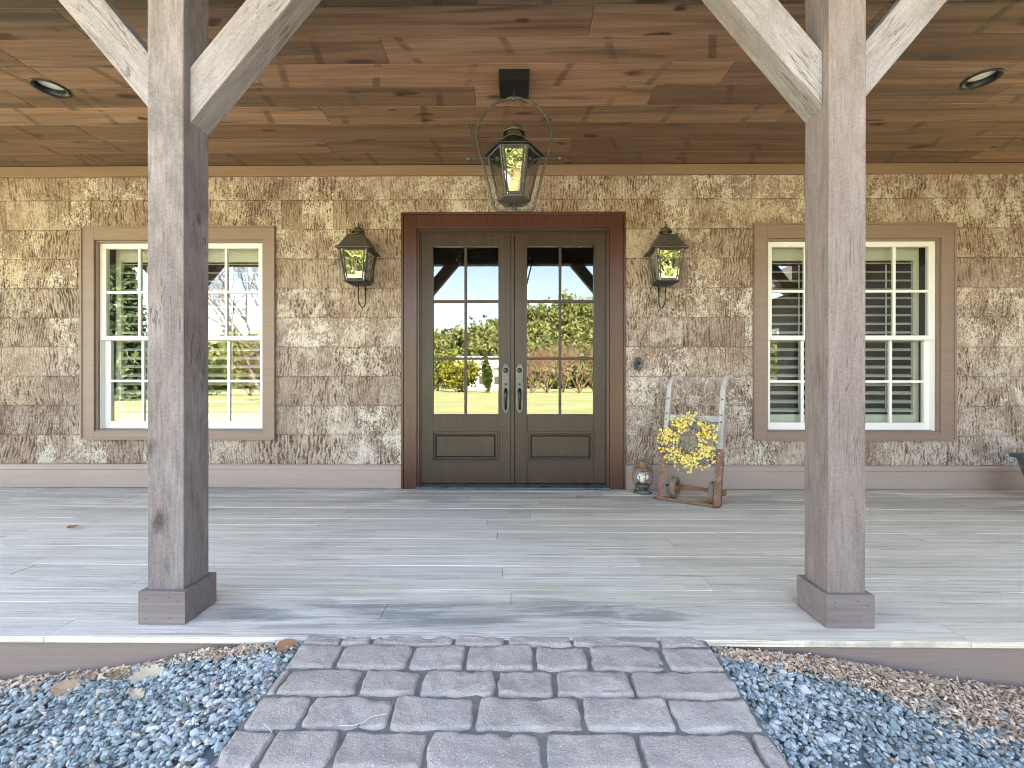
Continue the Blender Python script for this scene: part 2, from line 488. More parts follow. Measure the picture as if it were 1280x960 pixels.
t = NT('crushed_bluestone')
r_ = t.n('Attribute', attribute_name='rnd').outputs['Fac']
cr = t.n('ValToRGB', {0: r_})
els = cr.color_ramp.elements
cols = [(0, (.15, .195, .195)), (.3, (.27, .325, .32)), (.55, (.38, .435, .42)), (.74, (.53, .555, .53)), (.84, (.52, .53, .53)), (.92, (.68, .66, .63)), (.955, (.36, .27, .2)), (1, (.46, .33, .24))]
els[0].position, els[0].color = cols[0][0], (*cols[0][1], 1)
els[1].position, els[1].color = cols[-1][0], (*cols[-1][1], 1)
for p_, c_ in cols[1:-1]:
    e = els.new(p_); e.color = (*c_, 1)
n1 = t.noise(t.coords((1, 1, 1), False, False), 120, 4, .6)
M['gravel'] = t.pbr(t.mix(t.math('MULTIPLY', n1, .35), cr.outputs[0], (.1, .12, .13)), .8, 0, t.bump(n1, .002, .6), .3)
t = NT('leaf_litter')
r_ = t.n('Attribute', attribute_name='rnd').outputs['Fac']
n1 = t.noise(t.coords((1, 1, 1), False, False), 60, 4, .6)
c_ = t.mix(r_, (.40, .245, .155), (.86, .67, .50))
M['litter'] = t.pbr(t.mix(t.math('MULTIPLY', n1, .3), c_, (.36, .2, .13)), .85, 0, t.bump(n1, .002, .5), .2)
M['bounce_pale'] = plain('pale_bounce_slab', (.40, .375, .345), .9, 0, var=.2, scale=1.5, bump=.003)
M['bedsoil'] = plain('gravel_bed_soil', (.24, .27, .265), .95, 0, var=.5, scale=30, bump=.01)

t = NT('lawn_grass')
v = t.coords((1, 1, 1), False, False)
n1 = t.noise(v, .25, 6, .6, .3); n2 = t.noise(v, 9, 5, .7)
col = t.mix(t.ramp(n1, .35, .65), (.20, .235, .11), (.26, .285, .15))
col = t.mix(t.math('MULTIPLY', t.ramp(n2, .45, .75), .5), col, (.28, .27, .15, 1))
M['lawn'] = t.pbr(col, .9, 0, t.bump(n2, .05, .8), .1)


def foliage(name, a_, b_):
    t = NT(name)
    r = t.n('Attribute', attribute_name='rnd').outputs['Fac']
    c = t.mix(r, a_, b_)
    d = t.n('BsdfDiffuse', {'Color': c}); tr = t.n('BsdfTranslucent', {'Color': c})
    mx = t.n('MixShader', {0: .3, 1: d.outputs[0], 2: tr.outputs[0]})
    t.t.links.new(mx.outputs[0], t.out.inputs[0])
    return t.m


M['pine'] = foliage('evergreen_needles', (.05, .09, .045), (.15, .20, .10))
M['hillwood'] = foliage('hill_wood_leaves', (.10, .14, .05), (.30, .31, .12))
M['yellowgreen'] = foliage('spring_leaves', (.17, .19, .03), (.3, .29, .06))
M['pinktwig'] = foliage('budding_twigs', (.30, .20, .15), (.50, .37, .29))
M['browntwig'] = foliage('dry_shrub_twigs', (.17, .13, .08), (.32, .26, .15))
M['column'] = foliage('column_cypress_leaves', (.05, .09, .02), (.12, .16, .04))
M['trunk'] = plain('tree_bark', (.14, .11, .09), .9, 0, var=.5, scale=4)

# ------------------------------------------------------------------ ground, gravel bed, path
DECK_F, WALL = 1.774, 4.32        # front edge of the deck, plane of the house wall
CEIL = 3.155
LAWN = -.34
mb = MB(); mb.box(-900, 900, -900, 900, LAWN-.5, LAWN)
tag(mb.build('lawn', M['lawn']), kind='structure')

PSL = .06


def path_z(Y): return .010-PSL*(DECK_F-Y)


def pz(px, py):                   # a photo point on the sloping path
    d = ray(px, py)
    k = (.010-PSL*DECK_F-CAM_LOC.z)/(d.z-PSL*d.y)
    return CAM_LOC+d*k


PXL, PXR = pz(318, 880).x, pz(938, 880).x
skL = [(-9, -.25), (-2.06, -.185), (-1.55, -.135), (-1.24, -.06), (-.9, -.02), (PXL+.02, -.02)]
skR = [(PXR-.02, -.03), (.8, -.035), (1.14, -.065), (1.5, -.125), (1.75, -.17), (2.06, -.205), (9, -.26)]


def bed_z(X, Y):
    X = np.asarray(X, float); Y = np.asarray(Y, float)
    zl = np.interp(X, [p[0] for p in skL], [p[1] for p in skL])
    zr = np.interp(X, [p[0] for p in skR], [p[1] for p in skR])
    z = np.where(X < 0, zl, zr)
    d = np.clip(DECK_F-Y, 0, 9)
    near = np.exp(-np.clip(np.where(X < 0, PXL-X, X-PXR), 0, 9)/.5)
    z = z-(.06*near+.035*(1-near))*d
    return np.maximum(z, LAWN+.02)+.012*(fbm(X*3, Y*3, 5)-.5)


nx, ny = 150, 60
for side in (0, 1):
    xs = np.linspace(-3.6, PXL+.03, nx) if side == 0 else np.linspace(PXR-.03, 3.6, nx)
    ys = np.linspace(-2.2, DECK_F+.02, ny)
    X, Y = np.meshgrid(xs, ys)
    Z = bed_z(X, Y)-.014
    V = np.stack([X, Y, Z], -1).reshape(-1, 3)
    idx = np.arange(nx*ny).reshape(ny, nx)
    Fq = np.stack([idx[:-1, :-1], idx[:-1, 1:], idx[1:, 1:], idx[1:, :-1]], -1).reshape(-1, 4)
    tag(mesh_np('gravel_bed', V, Fq, M['bedsoil'], smooth=True), kind='structure')

ICO = bmesh.new(); bmesh.ops.create_icosphere(ICO, subdivisions=1, radius=1.0)
IV = np.array([v_.co[:] for v_ in ICO.verts]); IF = np.array([[v_.index for v_ in f.verts] for f in ICO.faces]); ICO.free()


def rocks(P, size, squash, rot_tilt, rnd):
    n = len(P); k = len(IV)
    jit = 1+rng.uniform(-.28, .28, (n, k, 1))
    L = IV[None]*jit*np.stack([size*rng.uniform(.8, 1.35, n), size*rng.uniform(.6, 1.0, n), size*squash], -1)[:, None, :]
    a = rng.uniform(0, 2*PI, n); b = rng.normal(0, rot_tilt, n); c = rng.normal(0, rot_tilt, n)
    ca, sa, cb, sb, cc, sc = np.cos(a), np.sin(a), np.cos(b), np.sin(b), np.cos(c), np.sin(c)
    x, y, z = L[..., 0], L[..., 1], L[..., 2]
    y, z = cb[:, None]*y-sb[:, None]*z, sb[:, None]*y+cb[:, None]*z
    x, z = cc[:, None]*x+sc[:, None]*z, -sc[:, None]*x+cc[:, None]*z
    x, y = ca[:, None]*x-sa[:, None]*y, sa[:, None]*x+ca[:, None]*y
    V = np.stack([x, y, z], -1)+P[:, None, :]
    Fc = IF[None]+(np.arange(n)*k)[:, None, None]
    return V.reshape(-1, 3), Fc.reshape(-1, 3), np.repeat(rnd, len(IF))


for side in (0, 1):
    n = 21000
    x0, x1 = (-2.9, PXL) if side == 0 else (PXR, 2.9)
    X = rng.uniform(x0, x1, n); Y = DECK_F-.004-1.25*rng.uniform(0, 1, n)**1.15
    size = rng.lognormal(math.log(.0087), .3, n).clip(.005, .019)
    edge = (PXL-X if side == 0 else X-PXR)
    keep = edge > size*.9
    rnd = rng.uniform(0, .82, n)**.9
    pw = np.where(edge < .3, .30, .07)*(1.0 if side == 0 else .6)
    wht = rng.uniform(0, 1, n) < pw
    rnd = np.where(wht, rng.uniform(.8, .93, n), rnd)
    tan = rng.uniform(0, 1, n) < .05
    rnd = np.where(tan, rng.uniform(.95, 1, n), rnd)
    size = np.where(wht, size*1.15, size)
    P = np.stack([X, np.minimum(Y, DECK_F-size), bed_z(X, Y)+rng.uniform(-.010, .012, n)], -1)[keep]
    V, Fc, R = rocks(P, size[keep], rng.uniform(.4, .7, keep.sum()), .45, rnd[keep])
    tag(mesh_np('gravel', V, Fc, M['gravel'], {'rnd': ('FACE', 'FLOAT', R)}),
        ('crushed blue-grey gravel left of the paved path' if side == 0 else 'crushed blue-grey gravel right of the paved path'), 'gravel', kind='stuff')


def chips(P, ln, wd, rnd):       # curled bits of dry leaf and bark
    n = len(P); a = rng.uniform(0, 2*PI, n); tl = rng.normal(0, .5, n); tr = rng.normal(0, .5, n)
    u = np.array([-1, -.35, .35, 1]); pts = []
    for i, uu in enumerate(u):
        wv = (1-.65*abs(uu))*wd*.5*rng.uniform(.7, 1.3, n)
        lx = uu*ln*.5; curl = (1-uu*uu)*ln*rng.uniform(.05, .3, n)
        for sgn in (-1, 1):
            pts.append(np.stack([lx, sgn*wv+rng.normal(0, .001, n), curl+rng.normal(0, .0015, n)], -1))
    L = np.stack(pts, 1)
    x, y, z = L[..., 0], L[..., 1], L[..., 2]
    y, z = np.cos(tr)[:, None]*y-np.sin(tr)[:, None]*z, np.sin(tr)[:, None]*y+np.cos(tr)[:, None]*z
    x, z = np.cos(tl)[:, None]*x+np.sin(tl)[:, None]*z, -np.sin(tl)[:, None]*x+np.cos(tl)[:, None]*z
    x, y = np.cos(a)[:, None]*x-np.sin(a)[:, None]*y, np.sin(a)[:, None]*x+np.cos(a)[:, None]*y
    V = np.stack([x, y, z], -1)+P[:, None]
    fq = np.array([[0, 1, 3, 2], [2, 3, 5, 4], [4, 5, 7, 6]])
    Fc = fq[None]+(np.arange(n)*8)[:, None, None]
    return V.reshape(-1, 3), Fc.reshape(-1, 4), np.repeat(rnd, 3)


# litter drifted against the deck skirt: a wedge on the right, a thin line on the left
n = 9000
X = PXR+.02+rng.uniform(0, 1, n)**.8*2.0
wid = np.interp(X, [PXR, 1.2, 1.6, 2.0, 2.7], [.03, .10, .24, .42, .6])
Y = DECK_F-.012-wid*np.abs(rng.normal(0, .55, n))
P = np.stack([X, Y, bed_z(X, Y)+.006+rng.uniform(0, .022, n)*np.interp(X, [PXR, 1.6], [.6, 1.2])], -1)
V, Fc, R = chips(P, rng.uniform(.009, .033, n), rng.uniform(.004, .014, n), rng.uniform(0, 1, n))
V[:, 1] = np.minimum(V[:, 1], DECK_F+.012)
tag(mesh_np('leaf_litter', V, Fc, M['litter'], {'rnd': ('FACE', 'FLOAT', R)}), 'tan drift of dry leaf litter along the deck skirt right of the path', 'leaf litter', kind='stuff')
n = 1300
X = PXL-.02-rng.uniform(0, 1, n)*2.0
Y = DECK_F-.012-np.abs(rng.normal(0, .035, n))
far = rng.uniform(0, 1, n) < .16
Y = np.where(far, DECK_F-rng.uniform(0, .9, n), Y)
P = np.stack([X, Y, bed_z(X, Y)+.008+rng.uniform(0, .014, n)], -1)
V, Fc, R = chips(P, rng.uniform(.010, .034, n), rng.uniform(.004, .014, n), rng.uniform(.3, 1, n))
V[:, 1] = np.minimum(V[:, 1], DECK_F+.012)
tag(mesh_np('leaf_litter', V, Fc, M['litter'], {'rnd': ('FACE', 'FLOAT', R)}), 'thin line of dry leaf scraps along the deck skirt left of the path', 'leaf litter', kind='stuff')

# path: sand bed + tumbled pavers in one object
Vs, Fs, Rs, Ms = [], [], [], []
nv = 0


def patch(V, Fq, r, m):
    global nv
    Vs.append(V); Fs.append(Fq+nv); Rs.append(np.full(len(Fq), r)); Ms.append(np.full(len(Fq), m)); nv += len(V)


xs = np.linspace(PXL-.0, PXR+.0, 120); ys = np.linspace(-2.3, DECK_F+.012, 300)
X, Y = np.meshgrid(xs, ys)
Z = path_z(Y)-.012+.012*(fbm(X*22, Y*22, 3)-.5)
idx = np.arange(X.size).reshape(X.shape)
patch(np.stack([X, Y, Z], -1).reshape(-1, 3), np.stack([idx[:-1, :-1], idx[:-1, 1:], idx[1:, 1:], idx[1:, :-1]], -1).reshape(-1, 4), 0, 1)
sd = 0


def paver(x0, x1, y0, y1):
    global sd
    sd += 1
    gx, gy = 34, 18
    u = np.linspace(-1, 1, gx); w = np.linspace(-1, 1, gy)
    u = np.sign(u)*(1-(1-np.abs(u))**1.5); w = np.sign(w)*(1-(1-np.abs(w))**1.5)
    U, W = np.meshgrid(u, w)
    hx, hy = (x1-x0)/2, (y1-y0)/2
    # rounded-rectangle mapping
    k = .16
    Xl = U*hx*(1-k*np.abs(W)**9*.35*rng.uniform(.5, 1.4)); Yl = W*hy*(1-k*np.abs(U)**9*.6*rng.uniform(.5, 1.4))
    X = (x0+x1)/2+Xl; Y = (y0+y1)/2+Yl
    nzx = (fbm(X*19, Y*19, sd*7)-.5)*.024; nzy = (fbm(X*19+50, Y*19, sd*7+3)-.5)*.02
    e = np.maximum(np.abs(U), np.abs(W))**3
    X = X+nzx*e; Y = Y+nzy*e
    dx = (1-np.abs(U))*hx; dy = (1-np.abs(W))*hy
    ed = np.minimum(dx, dy)
    top = np.sqrt(np.clip(1-(1-np.clip(ed/.010, 0, 1))**2, 0, 1))
    Z = path_z(Y)-.034+.034*top+(fbm(X*11, Y*11, sd*5+1)-.5)*.022*top+(fbm(X*45, Y*45, sd*3)-.5)*.005*top
    chip = sstep(.62, .8, fbm(X*9+7, Y*9, sd*11))*sstep(.04, 0, ed)
    Z = Z-.014*chip*top
    # tilt
    Z = Z+Xl*rng.normal(0, .012)+Yl*rng.normal(0, .02)
    V = np.stack([X, np.minimum(Y, DECK_F+.012), Z], -1).reshape(-1, 3)
    idx = np.arange(X.size).reshape(X.shape)
    patch(V, np.stack([idx[:-1, :-1], idx[:-1, 1:], idx[1:, 1:], idx[1:, :-1]], -1).reshape(-1, 4), rng.uniform(0, 1), 0)


ROWS = [((793.5, 805.5), [(381, 426), (428, 462), (467, 567), (570, 630), (634, 714), (717, 822), (824, 878)]),
        ((806.5, 835.5), [(364, 423), (425, 511), (514, 580), (583, 667), (670, 734), (738, 828), (831, 893)]),
        ((837, 868.5), [(333, 351), (353, 449), (452, 522), (526, 619), (622.5, 692), (695, 789), (791, 915)]),
        ((870, 911), [(308, 381), (383, 486), (489, 592), (595, 728), (731, 838), (840, 944)]),
        ((913, 962), [(272, 329), (331, 418), (421, 530), (534, 677), (682, 798), (803, 945), (949, 979)])]
for (ya, yb), st in ROWS:
    Ya = min(pz(640, ya).y, DECK_F+.012); Yb = pz(640, yb).y; ym = (ya+yb)/2
    for i, (a, b) in enumerate(st):
        xa, xb = pz(a, ym).x, pz(b, ym).x
        if i == 0: xa = PXL+.004
        if i == len(st)-1: xb = PXR-.004
        paver(xa, xb, Yb+.001, Ya-.001)
y = Yb-.006
while y > -2.1:
    x = PXL
    while x < PXR-.05:
        w = random.choice([.16, .24, .3, .33]); x2 = min(x+w, PXR)
        if PXR-x2 < .08: x2 = PXR
        paver(x+.004, x2-.004, y-.135, y)
        x = x2
    y -= .142
o = mesh_np('path', np.concatenate(Vs), np.concatenate(Fs), [M['paver'], M['joint']], {'rnd': ('FACE', 'FLOAT', np.concatenate(Rs))}, smooth=True, mi=np.concatenate(Ms))
tag(o, kind='structure')

mb = MB(); mb.box(-40, 40, -5.9, -2.25, LAWN-.1, LAWN+.05)  # unseen pale slab added to bounce warm sunlight into the porch
tag(mb.build('bounce_slab', M['bounce_pale'], bevel=.02), kind='structure')
# ------------------------------------------------------------------ deck
mb = MB()
nb = 18
bw = (WALL+.03-DECK_F)/nb
EX0, EX1 = -7.2, 6.6
for i in range(nb):
    y0 = DECK_F+i*bw
    x = EX0
    cuts = [EX0]
    while cuts[-1] < EX1:
        cuts.append(cuts[-1]+random.uniform(2.4, 4.6))
    if i == 0: cuts = [EX0, at(54, 790, DECK_F).x, at(1215, 790, DECK_F).x, EX1]
    cuts[-1] = EX1
    for a, b in zip(cuts[:-1], cuts[1:]):
        mb.rnd = random.random()
        dz = random.uniform(-.0015, .0015)
        mb.box(a+.0012, b-.0012, y0+.0022, y0+bw-.0022, -.026+dz, dz)
mb.rnd = 0; mb.mi = 1
mb.box(EX0, EX1, DECK_F+.06, WALL+.02, -.3, -.03)
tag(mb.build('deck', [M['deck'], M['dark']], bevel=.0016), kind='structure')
mb = MB(); mb.box(EX0, EX1, DECK_F+.014, DECK_F+.045, -.40, -.028)
tag(mb.build('deck_fascia', M['fascia'], bevel=.002), kind='structure')

# ------------------------------------------------------------------ house
house = thing('house', 'brown bark-clad house with a deep timber porch around the double door', 'house', (0, WALL, 0))
# measured openings (outer casing rectangles in the wall plane)
def rect(px0, px1, py0, py1, Y):
    a = at(px0, py1, Y); b = at(px1, py0, Y)
    a2 = at(px0, py0, Y)
    return (a.x, b.x, a.z, b.z)


CY = WALL-.03                       # face of the casings
DO = rect(501.6, 782, 264.8, 611, CY)           # door casing outer
DI = rect(520.8, 762.5, 284, 611, CY)           # door casing inner
WLo, WLi = rect(100.5, 343.4, 282, 549.5, CY), rect(115.6, 330, 297.8, 541.5, CY)
WRo, WRi = rect(942.5, 1195.6, 278, 550.8, CY), rect(957.6, 1178.7, 295.4, 543.2, CY)
DO = (DO[0], DO[1], 0.0, DO[3]); DI = (DI[0], DI[1], 0.0, DI[3])
H0, H1 = EX0, EX1
holes = [DI, WLi, WRi]
mb = MB()
for a0, a1, b0, b1 in sub_rects((H0, H1, -.4, 3.3), holes):
    mb.box(a0, a1, WALL+.02, WALL+.2, b0, b1)
mb.box(H0, H0+.2, WALL+.2, 14, -.4, 3.3); mb.box(H1-.2, H1, WALL+.2, 14, -.4, 3.3); mb.box(H0, H1, 14, 14.2, -.4, 3.3)
mb.box(H0+.2, H1-.2, WALL+.2, 14, -.2, -.02); mb.box(H0+.2, H1-.2, WALL+.2, 14, 3.2, 3.3)
mb.box(H0+.2, H1-.2, 8.2, 8.3, -.02, 3.2)
mb.build('wall', M['dark'], house)

# bark siding, one row at a time, every slab with its own furrows
z0r, rh = .2335, .2888
Vs, Fs, As = [], [], []; nv = 0
RES_X, RES_Z = .0052, .0095
k = 0
for row in range(10):
    za = z0r+row*rh; zb = min(za+rh, 3.075)
    x = EX0+random.uniform(0, .15)
    while x < EX1-.12:
        w = random.choice([.16, .22, .3, .42, .55, .7, .8])*random.uniform(.85, 1.15)
        x2 = min(x+w, EX1)
        k += 1
        if not any(x > h[0] and x2 < h[1] and za > h[2] and zb < h[3] for h in (DO, WLo, WRo)):
            nx = max(6, int((x2-x)/RES_X)); nz = max(4, int((zb-za)/RES_Z))
            xs = np.linspace(x, x2, nx); zs = np.linspace(za+.0006, zb-.0006, nz)
            X, Zz = np.meshgrid(xs, zs)
            kind = random.random()
            f = random.uniform(27, 46); tilt = random.gauss(0, .10); el = random.uniform(.12, .3)
            warp = (fbm(X*4, Zz*4, k)-.5)*random.uniform(.04, .1)
            U = X+tilt*(Zz-za)+warp
            nn = .6*vnoise(U*f, Zz*f*el, k*3)+.4*vnoise(U*f*1.9+9, Zz*f*el*1.7, k*3+1)
            ph = U*f*.9+.9*fbm(X*11, Zz*7, k+31)+.75*vnoise(X*46, Zz*24, k+9)
            brk = vnoise(X*38, Zz*19, k+17)
            gro = sstep(.14, .78, (.5+.5*np.cos(2*PI*ph))*.5+.28*nn+.5*brk-.08)
            depth = random.uniform(.35, 1.0) if kind < .8 else random.uniform(.1, .3)
            lump = fbm(X*14, Zz*10, k+77)
            h = gro*depth*.0075+lump*.005+(vnoise(X*120, Zz*80, k+5)-.5)*.0045+(fbm(X*2.2, Zz*2.2, 991)-.5)*.01
            yy = WALL+.004-h+random.uniform(-.0015, .0015)
            yy[0, :] += .009; yy[-1, :] += .009
            zmid = (za+zb)/2
            wob = np.linspace(0, 1, nx)
            tone = np.clip(random.gauss(.55, .15), 0, 1)
            lic = np.clip(random.gauss(.75 if x > .9 else .6, .35), 0, 1)
            warm = np.clip(random.gauss(.04+.20*(zmid-1.0)+(.08 if x > 0 else 0), .16), 0, 1)  # random slab warmth plus the yellower light on upper rows painted in
            g = 1-(1-gro)*(.45+.55*depth)
            col = np.stack([np.clip(tone+(lump-.5)*.9+(fbm(X*3.5, Zz*3.5, 417)-.5)*1.3, 0, 1), np.clip(g, 0, 1), np.full_like(X, lic), np.full_like(X, warm)], -1)
            idx = np.arange(X.size).reshape(X.shape)
            Fq = np.stack([idx[:-1, :-1], idx[:-1, 1:], idx[1:, 1:], idx[1:, :-1]], -1)
            cx = (X[:-1, :-1]+X[1:, 1:])/2; cz = (Zz[:-1, :-1]+Zz[1:, 1:])/2
            ok = np.ones(cx.shape, bool)
            for h_ in (DO, WLo, WRo):
                ok &= ~((cx > h_[0]+.02) & (cx < h_[1]-.02) & (cz > h_[2]-.3*(h_ is DO)+.02) & (cz < h_[3]-.02))
            Fq = Fq[ok]
            if len(Fq):
                Vs.append(np.stack([X, yy, Zz], -1).reshape(-1, 3)-np.array([0, WALL, 0])); Fs.append(Fq.reshape(-1, 4)+nv); As.append(col.reshape(-1, 4)); nv += X.size
        x = x2
mesh_np('bark_siding', np.concatenate(Vs), np.concatenate(Fs), M['bark'], {'bark': ('POINT', 'FLOAT_COLOR', np.concatenate(As))}, smooth=True, parent=house)

# skirting board with cap, frieze
mb = MB()
for a, b in ((H0, DO[0]), (DO[1], H1)):
    mb.box(a, b, WALL-.006, WALL+.02, .004, .178)
    mb.prism([(WALL-.012, .1805), (WALL+.02, .1805), (WALL+.02, .233), (WALL+.004, .233), (WALL-.012, .216)], 'x', a, b)
mb.build('skirting', M['skirt'], house, bevel=.002)
mb = MB(); mb.box(H0, H1, WALL-.028, WALL+.02, 3.055, CEIL-.001)
mb.build('frieze_board', M['frieze'], house, bevel=.003)

# porch ceiling of wide boards; square openings for the recessed lights
LIGHTS = [at_z(63.5, 110, CEIL), at_z(1227, 98.5, CEIL)]
LIGHTS = [LIGHTS[0], LIGHTS[1]]
lh = [(p.x-a_, p.x+a_, p.y-b_, p.y+b_) for p in LIGHTS for a_, b_ in ((.085, .045), (.07, .068), (.045, .085))]
mb = MB()
PW = .225
yk = WALL-.03
tongues = []
while yk > 1.3:
    y1, y0 = yk, yk-PW
    x = EX0-random.uniform(0, 2)
    while x < EX1:
        L = random.choice([1.2, 1.8, 2.4, 3.0, 3.6])*random.uniform(.9, 1.1)
        mb.rnd = random.random()
        for a0, a1, b0, b1 in sub_rects((max(x, EX0)+.0008, min(x+L, EX1)-.0008, y0+.0012, y1-.0012), lh):
            if a1 > a0:
                mb.box(a0, a1, b0, b1, CEIL+random.uniform(0, .002), CEIL+.022)
        x += L
    xx_ = EX0
    while xx_ < EX1:
        L = random.uniform(.3, 1.8)
        if random.random() < .55: tongues.append((xx_, min(xx_+L, EX1), y0))
        xx_ += L
    yk = y0
mb.rnd = .5
mb.mi = 1
for a0, a1, y0 in tongues:
    for c0, c1, d0, d1 in sub_rects((a0, a1, y0-.003, y0+.003), lh):
        mb.box(c0, c1, d0, d1, CEIL+.004, CEIL+.01)
mb.build('porch_ceiling', [M['ceiling'], M['tongue']], house, bevel=.0025, seg=1)
mb = MB(); mb.box(EX0, EX1, 1.3, WALL+.02, CEIL+.03, CEIL+.05)      # backing behind the boards
for p in LIGHTS:
    pass
mb2 = MB()
for a0, a1, b0, b1 in sub_rects((EX0, EX1, 1.3, WALL+.02), [(p.x-.1, p.x+.1, p.y-.1, p.y+.1) for p in LIGHTS]):
    mb2.box(a0, a1, b0, b1, CEIL+.03, CEIL+.05)
mb2.build('ceiling_backing', M['dark'], house)

PY0, PW_ = 1.8867, .1566
mb = MB(); mb.box(EX0, EX1, PY0+.0, PY0+PW_, 2.835, CEIL-.004)
mb.build('header_beam', M['beam'], house, bevel=.006)
mb = MB(); mb.box(EX0-.3, EX1+.3, 1.24, 1.28, CEIL-.05, 3.42)
mb.build('eave_board', M['trim'], house, bevel=.004)
mb = MB()
RY, RZ = 9.3, 7.2
for ya, za, yb, zb in ((1.15, 3.43, RY, RZ), (15.4, 3.43, RY, RZ)):
    for_t = .12
    mb.loft([[(EX0-.4, ya, za), (EX0-.4, yb, zb), (EX0-.4, yb, zb+for_t), (EX0-.4, ya, za+for_t)], [(EX1+.4, ya, za), (EX1+.4, yb, zb), (EX1+.4, yb, zb+for_t), (EX1+.4, ya, za+for_t)]])
mb.mi = 1
mb.prism([(WALL+.02, 3.3), (14.2, 3.3), (14.2, 3.95), (RY, 7.05), (WALL+.02, 4.8)], 'x', EX0, EX0+.15)
mb.prism([(WALL+.02, 3.3), (14.2, 3.3), (14.2, 3.95), (RY, 7.05), (WALL+.02, 4.8)], 'x', EX1-.15, EX1)
mb.build('roof', [M['shingle'], M['dark']], house)

# door casing, jamb, leaves
mb = MB()
def frame(mb, o, i, y0, y1, bottom=True):
    for a0, a1, b0, b1 in sub_rects(o, [i]):
        mb.box(a0, a1, y0, y1, b0, b1)


frame(mb, (DO[0]+.02, DO[1]-.02, 0.003, DO[3]-.02), DI, CY, WALL+.02)
frame(mb, (DO[0], DO[1], 0.003, DO[3]), (DO[0]+.0198, DO[1]-.0198, 0, DO[3]-.0198), CY-.012, WALL+.02)
casing = mb.build('door_casing', M['mahogany'], house, bevel=.003)
mb = MB()
ji = (DI[0]+.022, DI[1]-.022, 0, DI[3]-.022)
frame(mb, (DI[0]+.001, DI[1]-.001, 0.003, DI[3]-.001), ji, CY+.016, CY+.03)
mb.mi = 1
ji2 = (DI[0]+.034, DI[1]-.034, 0, DI[3]-.05)
frame(mb, (DI[0]+.001, DI[1]-.001, 0.003, DI[3]-.001), ji2, CY+.03, WALL+.2)
mb.build('door_jamb', [M['mahogany'], M['door_dark']], casing, bevel=.002)
mb = MB()
mb.prism([(CY-.02, .004), (CY-.02, .02), (CY+.02, .045), (WALL+.1, .05), (WALL+.1, .004)], 'x', DI[0]+.002, DI[1]-.002)
mb.build('threshold', M['sill_metal'], casing, bevel=.003)

LY = CY+.045                       # face of the leaves


